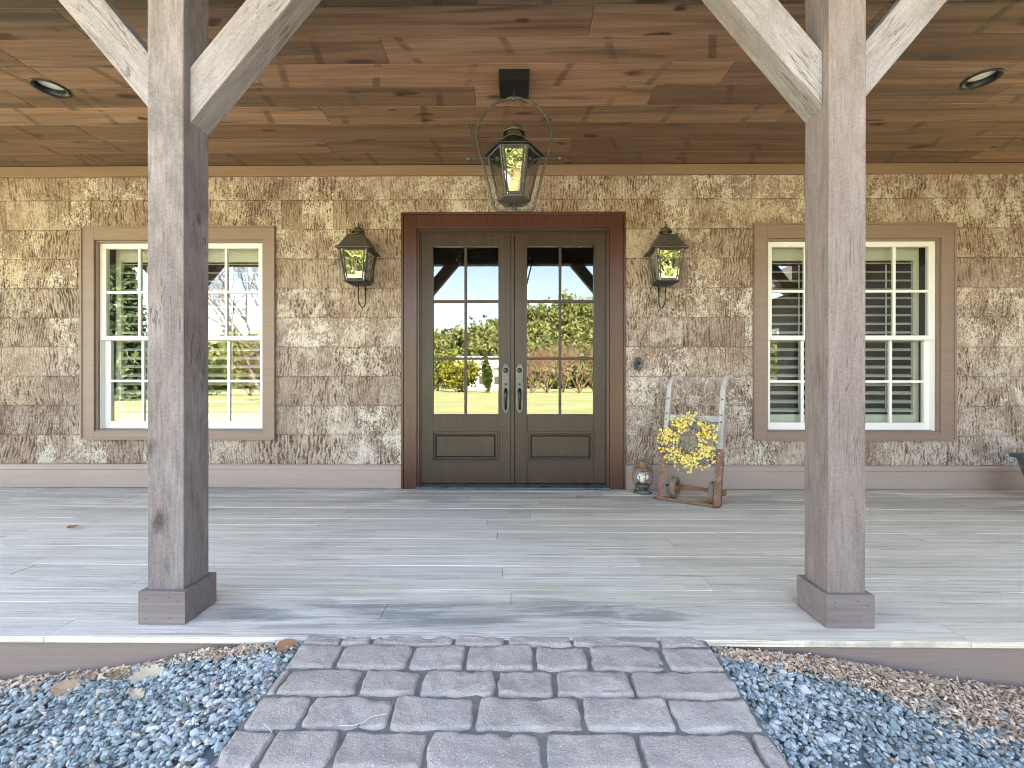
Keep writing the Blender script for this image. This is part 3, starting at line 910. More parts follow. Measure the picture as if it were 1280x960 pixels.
def leaf(x0, x1, gx0, gx1, mx, pan, hx, side):
    zt = at(640, 291.4, LY).z; zb = .052
    gz1 = at(640, 306.7, LY).z; gz0 = at(640, 518.7, LY).z
    mz = [at(640, 376.4, LY).z, at(640, 448.1, LY).z]
    P = (pan[0], pan[1], at(640, 576.5, LY).z, at(640, 540, LY).z)
    G = (gx0, gx1, gz0, gz1)
    mb = MB()
    for a0, a1, b0, b1 in sub_rects((x0, x1, zb, zt), [G, P]):
        mb.box(a0, a1, LY, LY+.044, b0, b1)
    # joint lines between stiles and rails are kept by separate boards; muntins
    mw = .0125
    mb.box(mx-mw, mx+mw, LY+.003, LY+.04, gz0, gz1)
    for z in mz:
        mb.box(gx0, mx-mw, LY+.0032, LY+.039, z-mw, z+mw); mb.box(mx+mw, gx1, LY+.0032, LY+.039, z-mw, z+mw)
    lf = mb.build('door_leaf', M['door'], house, bevel=.0025)
    mb = MB()
    # dark glazing bead round the glass and round the raised panel
    frame(mb, (G[0]-.006, G[1]+.006, G[2]-.006, G[3]+.006), (G[0]+.007, G[1]-.007, G[2]+.007, G[3]-.007), LY-.004, LY+.02)
    mb.build('glazing_bead', M['door_dark'], lf, bevel=.0015)
    mb = MB()
    a = .034
    mb.box(P[0], P[1], LY+.024, LY+.04, P[2], P[3])
    mb.loft([[(P[0]+a, LY+.022, P[2]+a), (P[1]-a, LY+.022, P[2]+a), (P[1]-a, LY+.022, P[3]-a), (P[0]+a, LY+.022, P[3]-a)],
             [(P[0]+a+.012, LY+.006, P[2]+a+.012), (P[1]-a-.012, LY+.006, P[2]+a+.012), (P[1]-a-.012, LY+.006, P[3]-a-.012), (P[0]+a+.012, LY+.006, P[3]-a-.012)]])
    mb.build('raised_panel', M['door'], lf, bevel=.002)
    mb = MB()
    frame(mb, (P[0]-.006, P[1]+.006, P[2]-.006, P[3]+.006), (P[0]+.012, P[1]-.012, P[2]+.012, P[3]-.012), LY-.006, LY+.03)
    frame(mb, (P[0]+.0121, P[1]-.0121, P[2]+.0121, P[3]-.0121), (P[0]+.026, P[1]-.026, P[2]+.026, P[3]-.026), LY+.008, LY+.03)
    mb.build('panel_moulding', M['door_dark'], lf, bevel=.003)
    mb = MB(); y = LY+.022
    mb.add([(gx0, y, gz0), (gx1, y, gz0), (gx1, y, gz1), (gx0, y, gz1)], [(0, 1, 2, 3)])
    mb.build('glass_pane', M['doorglass'], lf)
    # handle set
    z1, z0 = at(hx, 455, LY).z, at(hx, 516.5, LY).z
    X = at(hx, 480, LY).x; hw = .036
    mb = MB()
    poly = [(X-hw*.45, z0), (X+hw*.45, z0), (X+hw, z0+.045), (X+hw, z1-.045), (X+hw*.45, z1), (X-hw*.45, z1), (X-hw, z1-.045), (X-hw, z0+.045)]
    mb.prism(poly, 'y', LY-.009, LY-.0005)
    hn = mb.build('handle_plate', M['hardware'], lf, bevel=.003)
    mb = MB(); mb.mi = 1
    poly2 = [(X+(px-X)*1.14, (z0+z1)/2+(pz_-(z0+z1)/2)*1.018) for px, pz_ in poly]
    mb.prism(poly2, 'y', LY-.004, LY-.0002)
    mb.mi = 0
    mb.smooth = True
    T = Matrix.Translation((X, LY-.009, z1-.062)) @ Matrix.Rotation(PI/2, 4, 'X')
    mb.T = T
    mb.lathe([(.0235, 0), (.0235, .006), (.017, .012), (.015, .02), (.0005, .021)], n=20); mb.T = None
    mb.mi = 1
    mb.T = Matrix.Translation((X, LY-.009, z0+.285)) @ Matrix.Rotation(PI/2, 4, 'X'); mb.lathe([(.009, 0), (.009, .006), (.0005, .008)], n=12); mb.T = None
    pts = [(X, LY-.009, z0+.235), (X, LY-.04, z0+.228), (X, LY-.058, z0+.2), (X, LY-.06, z0+.16), (X, LY-.058, z0+.11), (X, LY-.05, z0+.07), (X, LY-.03, z0+.05), (X, LY-.009, z0+.042)]
    mb.tube(pts, [.014, .015, .019, .017, .012, .011, .012, .013], 10)
    mb.build('handle', [M['hardware'], M['hw_dark']], lf)
    return lf


def wx(px): return at(px, 450, LY).x
leaf(wx(525.6), wx(638.2), wx(540.4), wx(623.8), wx(581.9), (wx(540.5), wx(623.5)), 632.2, 0)
l2 = leaf(wx(643.2), wx(760), wx(658), wx(743), wx(700.2), (wx(659.5), wx(742)), 649.6, 1)
mb = MB(); mb.box(wx(638.6), wx(642.9), LY-.010, LY+.03, .053, at(640, 291.6, LY).z)
mb.build('astragal', M['door'], l2, bevel=.003)


# windows: twin double-hung sashes with plantation shutters behind
def window(o, i, label):
    mb = MB()
    frame(mb, (o[0]+.018, o[1]-.018, o[2]+.018, o[3]-.018), (i[0]+.012, i[1]-.012, i[2]+.012, i[3]-.012), CY, WALL+.02)
    frame(mb, (o[0], o[1], o[2], o[3]), (o[0]+.0178, o[1]-.0178, o[2]+.0178, o[3]-.0178), CY-.008, WALL+.02)
    frame(mb, (i[0]+.0122, i[1]-.0122, i[2]+.0122, i[3]-.0122), (i[0]+.03, i[1]-.03, i[2]+.03, i[3]-.03), CY+.022, WALL+.06)
    w = mb.build('window', M['trim'], house, bevel=.002)
    if label: w['label'] = label
    x0, x1, z0, z1 = i[0]+.031, i[1]-.031, i[2]+.031, i[3]-.031
    xm = (x0+x1)/2; mul = .075
    mb = MB()
    mb.prism([(CY+.006, i[2]+.012), (CY+.006, i[2]+.026), (WALL+.06, i[2]+.040), (WALL+.06, i[2]+.012)], 'x', i[0]+.013, i[1]-.013)
    mb.build('sill', M['trim'], w, bevel=.002)
    mb = MB(); mb.box(xm-mul+.02, xm+mul-.02, CY+.05, WALL+.12, z0, z1)
    mb.box(x0-.004, x0+.004, CY+.05, WALL+.12, z0, z1); mb.box(x1-.004, x1+.004, CY+.05, WALL+.12, z0, z1)
    mb.build('mullion', M['white'], w, bevel=.002)
    zm = z0+(z1-z0)*.492
    for ux0, ux1 in ((x0+.0042, xm-mul+.0198), (xm+mul-.0198, x1-.0042)):
        for up in (1, 0):
            ya = CY+.054 if up else CY+.094
            a, b = (zm-.02, z1) if up else (z0, zm+.02)
            st = .05 if up else .058
            ins = 0 if up else .002
            G = (ux0+st, ux1-st, a+(.042 if up else .078), b-(.05 if up else .042))
            mb = MB()
            for r in sub_rects((ux0+ins, ux1-ins, a, b), [G]):
                mb.box(r[0], r[1], ya, ya+.036, r[2], r[3])
            cx, cz = (G[0]+G[1])/2, (G[2]+G[3])/2
            m_ = .0125
            mb.box(cx-m_, cx+m_, ya+.004, ya+.03, G[2], G[3])
            mb.box(G[0], cx-m_, ya+.0045, ya+.029, cz-m_, cz+m_); mb.box(cx+m_, G[1], ya+.0045, ya+.029, cz-m_, cz+m_)
            mb.build('sash', M['white'], w, bevel=.002)
            mb = MB(); y = ya+.018
            mb.add([(G[0], y, G[2]), (G[1], y, G[2]), (G[1], y, G[3]), (G[0], y, G[3])], [(0, 1, 2, 3)])
            mb.build('pane', M['winglass'], w)
        # shutter
        ys = WALL+.165
        s0, s1 = ux0+.03, ux1-.03
        mb = MB()
        for r in sub_rects((s0, s1, z0-.0, z1+.0), [(s0+.055, s1-.055, z0+.15, z1-.15)]):
            mb.box(r[0], r[1], ys-.014, ys+.014, r[2], r[3])
        z = z0+.15+.045
        while z < z1-.16:
            c, s_ = math.cos(.42)*.038, math.sin(.42)*.038
            mb.loft([[(s0+.056, ys-c, z-s_-.001), (s0+.056, ys, z-.005), (s0+.056, ys+c, z+s_-.001), (s0+.056, ys+c, z+s_+.001), (s0+.056, ys, z+.005), (s0+.056, ys-c, z-s_+.001)],
                     [(s1-.056, ys-c, z-s_-.001), (s1-.056, ys, z-.005), (s1-.056, ys+c, z+s_-.001), (s1-.056, ys+c, z+s_+.001), (s1-.056, ys, z+.005), (s1-.056, ys-c, z-s_+.001)]])
            z += .087
        mb.box((s0+s1)/2-.005, (s0+s1)/2+.005, ys-.042, ys-.034, z0+.2, z1-.2)
        mb.build('shutter', M['shutter'], w)
    return w


window(WLo, WLi, 'window left of the door, its panes mirroring lawn and trees')
window(WRo, WRi, 'window right of the door, its cream louvred shutters showing')


# ------------------------------------------------------------------ porch posts
def post(xl, label, mat, zi, zo, group='timber porch posts'):
    w = PW_; h = w/2
    t_ = thing('porch_post', label, 'post', (xl+h, PY0+h, 0), group)
    mb = MB(); mb.box(-h, h, -h, h, .004, 2.834)
    mb.build('shaft', mat, t_, bevel=.004, world=False)
    b = .0218; hb = .143
    for s in (-1, 1):
        mb = MB()
        mb.box(-h-b, h+b, s*(h+b)-(b if s > 0 else 0), s*(h+b)+(b if s < 0 else 0), .003, hb)
        if s < 0:
            mb.mi = 1
            for nx_, nz_ in ((-h+.01, .028), (-h+.012, .112), (.035, .03), (.03, .118), (h-.01, .1)):
                mb.T = Matrix.Translation((nx_, -h-b-.0006, nz_)) @ Matrix.Rotation(PI/2, 4, 'X'); mb.lathe([(.0032, 0), (.0032, .001), (.0003, .0012)], n=8); mb.T = None
        mb.build('base_board', [M['base_board'], M['nail']], t_, bevel=.0025, world=False)
        mb = MB(); mb.box(s*(h+b)-(b if s > 0 else 0), s*(h+b)+(b if s < 0 else 0), -h+.0008, h-.0008, .003, hb-.0008)
        mb.build('base_board', [M['base_board'], M['nail']], t_, bevel=.0025, world=False)
    for s, zz in ((-1, zo if xl < 0 else zi), (1, zi if xl < 0 else zo)):
        sl = 1.19; zt = 2.833
        poly = [(s*h, zz), (s*h, zz+.241), (s*(h+(zt-zz-.241)/sl), zt), (s*(h+(zt-zz)/sl), zt)]
        ph = s*math.atan(1/sl)
        RI = Matrix.Rotation(-ph, 4, 'Y')
        mb = MB(); mb.T = RI; mb.prism(poly, 'y', -h+.037, h-.003); mb.T = None
        br = mb.build('brace', M['brace'], t_, bevel=.004, world=False)
        br.rotation_euler = (0, ph, 0)
    return t_


post(-1.5583, 'knotty weathered grey post left of the entrance with two diagonal braces', M['post_knotty'], 2.172, 2.205)
post(1.3535, 'smoother brown-stained post right of the entrance with two diagonal braces', M['post_smooth'], 2.22, 2.235)
post(-5.18, 'knotty porch post beyond the left window seen mirrored in its glass', M['post_knotty'], 2.19, 2.2)
post(4.265, 'porch post at the right end of the deck outside the picture', M['post_smooth'], 2.2, 2.2)


# ------------------------------------------------------------------ recessed ceiling lights
for i, p in enumerate(LIGHTS):
    t_ = thing('recessed_light', ['black-rimmed recessed ceiling light left of the left post', 'black-rimmed recessed ceiling light right of the right post'][i], 'ceiling light', (p.x, p.y, CEIL), 'recessed ceiling lights')
    mb = MB(); mb.smooth = True
    mb.lathe([(.108, .004), (.108, -.006), (.104, -.009), (.092, -.008), (.0815, .0), (.080, .03), (.070, .085), (.0815, .085), (.0822, .03), (.0825, .004), (.108, .004)], n=40)
    mb.build('trim_ring', M['black'], t_, world=False)
    mb = MB(); mb.smooth = True; mb.lathe([(.0785, .034), (.05, .027), (.02, .024), (.0005, .0235)], n=32); 
    mb.build('lens', M['lamp_lens'], t_, world=False)

# ------------------------------------------------------------------ wall lanterns


def ring4(x, y0, y1, z, hw, dep=None):
    return None


def wall_lantern():
    """built in the local frame: origin on the wall, -Y out into the porch"""
    t_ = thing('wall_lantern', '', 'lantern', (0, 0, 0), 'gas lanterns beside the door')
    yc = -.185
    bot = (.082, -.235); top = (.118, .028)        # half width, height
    def sq(hw, z, g=0.0): return [(-hw+g, yc-hw+g, z), (hw-g, yc-hw+g, z), (hw-g, yc+hw-g, z), (-hw+g, yc+hw-g, z)]
    mb = MB()
    cb, ct = sq(*bot), sq(*top)
    mb.mi = 0
    for a, b in zip(cb, ct):                       # corner bars
        mb.tube([a, b], .0075, 4)
    for hw, z in (bot, top):
        for i in range(4):
            c4 = sq(hw, z); mb.tube([c4[i], c4[(i+1) % 4]], .0075, 4)
    for i in range(4):                             # inner frame of each pane
        a, b, c, d = [Vector(v_) for v_ in (cb[i], cb[(i+1) % 4], ct[(i+1) % 4], ct[i])]
        def L(u, w): return (a*(1-u)+b*u)*(1-w)+(d*(1-u)+c*u)*w
        for u0, w0, u1, w1 in ((.11, .05, .89, .05), (.11, .95, .89, .95), (.11, .05, .11, .95), (.89, .05, .89, .95)):
            mb.tube([L(u0, w0), L(u1, w1)], .0048, 4)
    # clips on the door of the lantern
    for z in (-.05, -.16):
        mb.box(-.112-.25*(-z-.03)*-.6+.012, -.095+.02, yc-.115, yc-.09, z-.01, z+.01)
    mb.sphere((.098, yc-.106, -.09), .009, 8)
    mb.build('frame', M['iron'], t_, world=False)
    mb = MB()
    for i in range(4):
        mb.mi = 1 if i == 0 else 0
        g = .003
        b_, t2 = sq(bot[0], bot[1], g), sq(top[0], top[1], g)
        mb.add([b_[i], b_[(i+1) % 4], t2[(i+1) % 4], t2[i]], [(0, 1, 2, 3)])
    mb.build('glass', [M['clear'], M['wavy']], t_, world=False)
    mb = MB()
    mb.loft([sq(.148, .026), sq(.150, .034), sq(.128, .048), sq(.105, .09), sq(.075, .150), sq(.058, .163), sq(.045, .168)])
    mb.build('roof', M['roofmetal'], t_, bevel=.003, world=False)
    mb = MB(); mb.smooth = True
    mb.lathe([(.034, .166), (.034, .188), (.031, .19), (.031, .2)], (0, yc, 0), 20)
    mb.lathe([(.052, .196), (.056, .193), (.055, .2), (.045, .22), (.028, .234), (.012, .24), (.008, .246), (.011, .254), (.006, .262), (.003, .285), (.0005, .29)], (0, yc, 0), 20)
    mb.build('vent_cap', M['roofmetal'], t_, world=False)
    mb = MB()
    mb.loft([sq(.09, -.236), sq(.087, -.246), sq(.05, -.262), sq(.02, -.266)])
    mb.build('base_plate', M['black'], t_, bevel=.002, world=False)
    mb = MB()
    mb.box(-.075, .075, -.012, -.003, -.2, .05); mb.box(-.03, .03, -.10, -.012, -.14, -.11); mb.box(-.05, .05, -.03, -.012, -.19, .03)
    mb.build('back_bracket', M['black'], t_, bevel=.003, world=False)
    mb = MB(); mb.smooth = True
    pts = [(0, yc, -.262)]
    for k in range(0, 19):
        a = PI+PI*k/18
        pts.append((0.0, -.095+.09*math.cos(a)*1.0, -.36+.075*math.sin(a)))
    pts.append((0, -.004, -.2))
    mb.tube(pts, .0048, 8)
    mb.build('gas_pipe', M['black'], t_, world=False)
    mb = MB(); mb.smooth = True
    mb.lathe([(.012, -.245), (.012, -.2), (.014, -.19), (.014, -.15), (.006, -.14), (.0005, -.138)], (0, yc, 0), 12)
    mb.build('burner', M['hardware'], t_, world=False)
    return t_


wl = wall_lantern()
p = at(441.5, 309.5, WALL-.335); wl.location = (p.x, WALL-.006, p.z-.03)
wl.scale = (1.08, 1.08, 1.08)
wl['label'] = 'tapered gas wall lantern left of the door, its front pane mirroring sky and lawn'
wr = copy_tree(wl)
p = at(838, 309.5, WALL-.335); wr.location = (p.x, WALL-.006, p.z-.03)
wr['label'] = 'tapered gas wall lantern right of the door above the doorbell'

# ------------------------------------------------------------------ hanging lantern
hy = 3.09
hc = at(642.6, 199, hy)
t_ = thing('hanging_lantern', 'six-sided hanging gas lantern in a ring yoke below a black ceiling box', 'lantern', (hc.x, hy, hc.z))
cz = CEIL-hc.z
mb = MB(); mb.box(-.104, .104, -.104, .104, cz-.068, cz-.002)
for sx in (-.09, .09):
    mb.sphere((sx, -.085, cz-.069), .006, 8)
mb.box(-.105, .105, -.1055, -.101, cz-.071, cz-.066)
mb.build('ceiling_box', M['black'], t_, bevel=.003, world=False)
mb = MB(); mb.smooth = True
pts = []
zt = at(642, 123, hy).z-hc.z; zb = at(642, 263.5, hy).z-hc.z
R = .262
mid = zt-R
for k in range(0, 25):
    a = PI*.0+PI*k/24
    pts.append((R*math.cos(a), 0, mid+R*math.sin(a)))
pts = [(.118, 0, zb), (.125, 0, zb+.005), (.142, 0, zb+.03), (.215, 0, mid-.2), (.245, 0, mid-.1)]+pts+[(-.245, 0, mid-.1), (-.215, 0, mid-.2), (-.142, 0, zb+.03), (-.125, 0, zb+.005), (-.118, 0, zb)]
# smooth the bottom run into a closed yoke
yk_pts = pts+[(-.05, 0, zb+.0), (0, 0, zb), (.05, 0, zb)]
mb.tube(yk_pts, .0085, 8, closed=True)
mb.build('yoke', M['iron'], t_, world=False)
mb = MB(); mb.smooth = True
mb.tube([(0, 0, cz-.068), (0, 0, zt+.02), (0, 0, zt)], .006, 8)
mb.lathe([(.0005, -.02), (.012, -.016), (.014, 0), (.012, .016), (.0005, .02)], (0, 0, zt), 12)
mb.tube([(-.055, 0, zt-.006), (-.02, 0, zt+.004), (.02, 0, zt+.004), (.055, 0, zt-.006)], .012, 8)
mb.build('hook', M['iron'], t_, world=False)


def hexr(r, z, g=1.0): return [(r*g*math.cos(PI/3*i), r*g*math.sin(PI/3*i), z) for i in range(6)]


rt, rb = .180, .108
ztop, zbot = .018, at(642, 243, hy-.09).z-hc.z
mb = MB()
A, B = hexr(rb, zbot), hexr(rt, ztop)
for a, b in zip(A, B): mb.tube([a, b], .0085, 4)
for h_ in (A, B):
    for i in range(6): mb.tube([h_[i], h_[(i+1) % 6]], .0085, 4)
for i in range(6):
    a, b, c, d = [Vector(v_) for v_ in (A[i], A[(i+1) % 6], B[(i+1) % 6], B[i])]
    def L(u, w): return (a*(1-u)+b*u)*(1-w)+(d*(1-u)+c*u)*w
    if i == 4:
        for u0, w0, u1, w1 in ((.12, .05, .88, .05), (.12, .95, .88, .95), (.12, .05, .12, .95), (.88, .05, .88, .95)):
            mb.tube([L(u0, w0), L(u1, w1)], .0065, 4)
        mb.sphere(L(.92, .5), .009, 8); mb.sphere(L(.08, .72), .007, 8); mb.sphere(L(.08, .28), .007, 8)
mb.build('frame', M['iron'], t_, world=False)
mb = MB()
for i in range(6):
    mb.mi = 1 if i == 4 else 0
    A2, B2 = hexr(rb, zbot, .985), hexr(rt, ztop, .985)
    mb.add([A2[i], A2[(i+1) % 6], B2[(i+1) % 6], B2[i]], [(0, 1, 2, 3)])
mb.build('glass', [M['clear'], M['wavy']], t_, world=False)
mb = MB()
mb.loft([hexr(.205, ztop+.004), hexr(.207, ztop+.012), hexr(.15, ztop+.05), hexr(.09, ztop+.10), hexr(.07, ztop+.112)])
mb.build('roof', M['black'], t_, bevel=.003, world=False)
mb = MB(); mb.smooth = True
mb.lathe([(.085, ztop+.104), (.085, ztop+.115), (.056, ztop+.119), (.054, ztop+.165)], (0, 0, 0), 24)
mb.lathe([(.074, ztop+.155), (.078, ztop+.152), (.075, ztop+.166), (.058, ztop+.196), (.03, ztop+.212), (.012, ztop+.216), (.007, ztop+.225), (.010, ztop+.233), (.004, ztop+.24), (.0005, ztop+.25)], (0, 0, 0), 24)
mb.build('vent_cap', M['roofmetal'], t_, world=False)
mb = MB()
mb.loft([hexr(.118, zbot-.004), hexr(.118, zbot-.012), hexr(.045, zbot-.028)])
mb.build('base_plate', M['roofmetal'], t_, bevel=.002, world=False)
mb = MB(); mb.smooth = True
mb.tube([(0, 0, zbot-.026), (0, 0, zb)], .007, 8)
mb.lathe([(.0005, -.014), (.016, -.006), (.012, .012), (.007, .03)], (0, 0, zb), 12)
mb.tube([(-.06, 0, zb+.002), (-.02, 0, zb+.012), (0, 0, zb+.03)], .006, 6); mb.tube([(.06, 0, zb+.002), (.02, 0, zb+.012), (0, 0, zb+.03)], .006, 6)
mb.build('bottom_stem', M['iron'], t_, world=False)
for s in (-1, 1):
    mb = MB(); mb.smooth = True
    mb.tube([(s*.12, 0, .004), (s*.318, 0, .004)], .0048, 8); mb.sphere((s*.318, 0, .004), .019, 14); mb.sphere((s*.115, 0, .004), .017, 12)
    mb.build('ball_rod', M['iron'], t_, world=False)
mb = MB(); mb.smooth = True
mb.lathe([(.02, zbot-.002), (.02, zbot+.03), (.034, zbot+.045), (.036, zbot+.11), (.028, zbot+.125), (.0005, zbot+.127)], (0, 0, 0), 14)
mb.build('burner', M['candle'], t_, world=False)

# ------------------------------------------------------------------ doorbell
p = at(797.8, 454.8, WALL-.012)
t_ = thing('doorbell', 'small oval metal doorbell plate on the bark right of the door', 'doorbell', (p.x, WALL-.016, p.z))
mb = MB(); mb.smooth = True
mb.T = Matrix.Rotation(PI/2, 4, 'X') @ Matrix.Diagonal((.66, 1, 1, 1))
mb.lathe([(.066, -.02), (.066, .004), (.06, .010), (.05, .009), (.046, .005), (.0005, .005)], n=28); mb.T = None
mb.build('plate', M['iron'], t_, world=False)
mb = MB(); mb.smooth = True; mb.T = Matrix.Translation((0, -.005, .006)) @ Matrix.Rotation(PI/2, 4, 'X')
mb.lathe([(.018, -.002), (.018, .006), (.010, .011), (.0005, .012)], n=16); mb.T = None
mb.build('button', M['hw_dark'], t_, world=False)

# ------------------------------------------------------------------ hand truck leaning on the wall
BL = Vector((1.325, 3.955, .012)); ex = Vector((.81, -.586, 0)).normalized()
ln = Vector((.586, .81, 0)).normalized()
ez = (Vector((0, 0, 1))*.965+ln*.235).normalized(); ey = ez.cross(ex)
HT = Matrix(((ex.x, ey.x, ez.x, BL.x), (ex.y, ey.y, ez.y, BL.y), (ex.z, ey.z, ez.z, BL.z), (0, 0, 0, 1)))
t_ = thing('hand_truck', 'antique wooden hand truck with rusty lower rails leaning beside the door', 'hand truck', (0, 0, 0))
t_.matrix_world = HT
W = .462
for s in (0, 1):
    xx = 0 if s == 0 else W
    mb = MB()
    # wooden rail rising into a curved grip
    pts = [(0, z) for z in (.42, .6, .8, .95)]+[(.004, 1.02), (.016, 1.075), (.04, 1.115), (.075, 1.135), (.095, 1.128)]
    rings = []
    for i, (yy, z) in enumerate(pts):
        a = Vector((pts[min(i+1, len(pts)-1)][0]-pts[max(i-1, 0)][0], pts[min(i+1, len(pts)-1)][1]-pts[max(i-1, 0)][1])).normalized()
        wv = .021*(1 if z < 1.0 else .85); tv = .024*(1 if z < .9 else (.8 if i < 8 else .55))
        nx_, nz_ = a.y, -a.x
        sx = .6*yy if s == 0 else .45*yy
        rings.append([(xx-wv+sx, yy+nx_*tv, z+nz_*tv), (xx+wv+sx, yy+nx_*tv, z+nz_*tv), (xx+wv+sx, yy-nx_*tv, z-nz_*tv), (xx-wv+sx, yy-nx_*tv, z-nz_*tv)])
    mb.loft(rings)
    mb.mi = 1
    for z in (.70, .76, .9):
        mb.T = Matrix.Translation((xx, -.025, z)) @ Matrix.Rotation(PI/2, 4, 'X'); mb.lathe([(.009, 0), (.008, .005), (.0005, .007)], n=10); mb.T = None
    r1 = mb.build('rail', [M['oldwhite'], M['rust']], t_, bevel=.004, world=False)
    mb = MB()
    o_ = -.026 if s == 0 else .0225
    mb.box(xx-.026, xx+.026, -.032, -.0245, .0, .47)
    mb.box(xx+(.0225 if s else -.0285), xx+(.0285 if s else -.0225), -.0244, .028, .0, .46)
    mb.mi = 1
    mb.box(xx-.022, xx+.022, -.0243, .024, .02, .4195)
    mb.build('rail_iron', [M['rust'], M['oldwhite']], t_, bevel=.003, world=False)
mb = MB(); mb.box(.0215, W-.0215, -.018, .014, .70, .752)
mb.build('crossbar', M['oldwhite'], t_, bevel=.004, world=False)
mb = MB(); mb.box(.0215, W-.0215, .004, .018, .38, .42)
mb.build('crossbar', M['rust'], t_, bevel=.003, world=False)
mb = MB()
mb.box(-.06, W+.02, -.05, -.02, -.012, .006); mb.box(-.055, -.02, -.05, .06, -.012, .004); mb.box(W-.03, W+.02, -.05, .03, -.012, .004)
mb.build('toe_plate', M['rust_orange'], t_, bevel=.003, world=False)
mb = MB(); mb.smooth = True
mb.tube([(-.02, .075, .115), (W+.035, .075, .115)], .011, 10); mb.tube([(0, .03, .135), (0, .075, .12)], .012, 8); mb.tube([(W, .03, .135), (W, .075, .12)], .012, 8)
mb.tube([(.09, .066, .135), (W-.03, .066, .125)], .009, 8)
mb.sphere((W+.035, .07, .115), .022, 10, (1, 1, 1.4))
mb.build('axle', M['rust_orange'], t_, world=False)
for xx in (.085, W-.055):
    mb = MB(); mb.smooth = True
    mb.T = Matrix.Translation((xx, .085, .105)) @ Matrix.Rotation(PI/2, 4, 'Y')
    mb.lathe([(.06, -.02), (.085, -.026), (.094, -.02), (.097, 0), (.094, .02), (.085, .026), (.06, .02), (.06, -.02)], n=32)
    wh = mb.build('wheel', M['rubber'], t_, world=False)
    mb = MB(); mb.smooth = True
    mb.T = Matrix.Translation((xx, .085, .105)) @ Matrix.Rotation(PI/2, 4, 'Y')
    mb.lathe([(.061, -.012), (.04, -.006), (.024, -.012), (.024, -.035), (.012, -.035), (.012, .035), (.024, .035), (.024, .012), (.04, .006), (.061, .012), (.061, -.012)], n=24)
    mb.build('hub', M['rust_orange'], wh, world=False)

# ------------------------------------------------------------------ wreath on the hand truck
pw = HT @ Vector((.222, -.055, .51))
t_ = thing('wreath', 'round twig wreath of small yellow blossoms hung on the hand truck', 'wreath', pw)
t_.matrix_world = Matrix.Translation(pw) @ HT.to_3x3().to_4x4()
RW, rw = .178, .072
mb = MB(); mb.smooth = True
for k in range(46):
    a0 = random.uniform(0, 2*PI); ph = random.uniform(0, 2*PI); rr = random.uniform(.2, .9)*rw; tw = random.uniform(-2.5, 2.5); span = random.uniform(1.0, 3.2)
    pts = []
    for i in range(14):
        a = a0+span*i/13; q = ph+tw*i/13
        r = RW+rr*math.cos(q)*(1+.2*math.sin(3*a))
        pts.append((r*math.cos(a), rr*math.sin(q)*.6, r*math.sin(a)))
    mb.tube(pts, random.uniform(.003, .006), 5)
for k in range(150):
    a = random.uniform(0, 2*PI); b = a+random.uniform(.15, .45)*random.choice((-1, 1)); r0 = RW+random.uniform(-.4, .5)*rw; r1 = RW+random.uniform(-.85, 1.2)*rw
    y0_ = random.uniform(-.03, .0)
    mb.tube([(r0*math.cos(a), y0_, r0*math.sin(a)), ((r0+r1)/2*math.cos((a+b)/2), y0_-.025, (r0+r1)/2*math.sin((a+b)/2)), (r1*math.cos(b), y0_-random.uniform(.01, .05), r1*math.sin(b))], [.002, .0016, .001], 4)
mb.build('twig_ring', M['twig'], t_, world=False)
mb = MB()
for k in range(780):
    a = random.uniform(0, 2*PI)
    q = max(-.95, min(.95, random.gauss(0, .5)))
    r = RW+q*rw*1.25
    cl = vnoise(np.array([a*2.4]), np.array([r*14]), 4)[0]
    if cl < .3: continue
    y_ = -.018-.045*max(0, 1-(q*.8)**2)*random.uniform(.3, 1.2)
    c = Vector((r*math.cos(a), y_, r*math.sin(a)))
    nrm = Vector((random.gauss(0, .45), -1, random.gauss(0, .45))).normalized()
    e1 = nrm.cross(Vector((0, 0, 1))).normalized(); e2 = nrm.cross(e1)
    sz = random.uniform(.007, .013); mb.rnd = random.random()
    rot = random.uniform(0, PI)
    for j in range(5):
        g = rot+2*PI*j/5
        d1 = e1*math.cos(g)+e2*math.sin(g); d2 = e1*math.cos(g+.9)+e2*math.sin(g+.9); dm = e1*math.cos(g+.45)+e2*math.sin(g+.45)
        mb.add([c, c+d1*sz*.75+nrm*.002, c+dm*sz*1.1+nrm*.004, c+d2*sz*.75+nrm*.002], [(0, 1, 2, 3)])
o = mb.build('blossom', M['petal'], t_, world=False); o['kind'] = 'stuff'

# ------------------------------------------------------------------ oil lantern
p = at_z(803.2, 616, 0)
t_ = thing('oil_lantern', 'small rusty hurricane oil lantern with an ivory candle on the deck', 'lantern', (p.x, p.y, .001))
mb = MB(); mb.smooth = True
mb.lathe([(.085, .0), (.086, .006), (.074, .010), (.07, .004), (.085, .0)], n=28)
mb.lathe([(.045, .05), (.062, .052), (.068, .062), (.066, .078), (.05, .088), (.03, .092), (.022, .1), (.024, .108)], n=28)
mb.build('tank', M['iron'], t_, world=False)
for a in range(4):
    mb = MB(); mb.smooth = True
    q = PI/4+a*PI/2
    mb.tube([(.08*math.cos(q), .08*math.sin(q), .005), (.058*math.cos(q), .058*math.sin(q), .055)], .004, 6)
    mb.build('foot_wire', M['iron'], t_, world=False)
for s in (-1, 1):
    mb = MB(); mb.smooth = True
    mb.tube([(s*.05, 0, .066), (s*.082, 0, .09), (s*.095, 0, .14), (s*.09, 0, .195), (s*.078, 0, .222), (s*.05, 0, .236)], .0065, 8)
    mb.build('side_tube', M['rust'], t_, world=False)
mb = MB(); mb.smooth = True
mb.lathe([(.033, .098), (.05, .125), (.057, .15), (.052, .18), (.04, .214)], n=28)
mb.build('globe', M['clear'], t_, world=False)
mb = MB(); mb.smooth = True
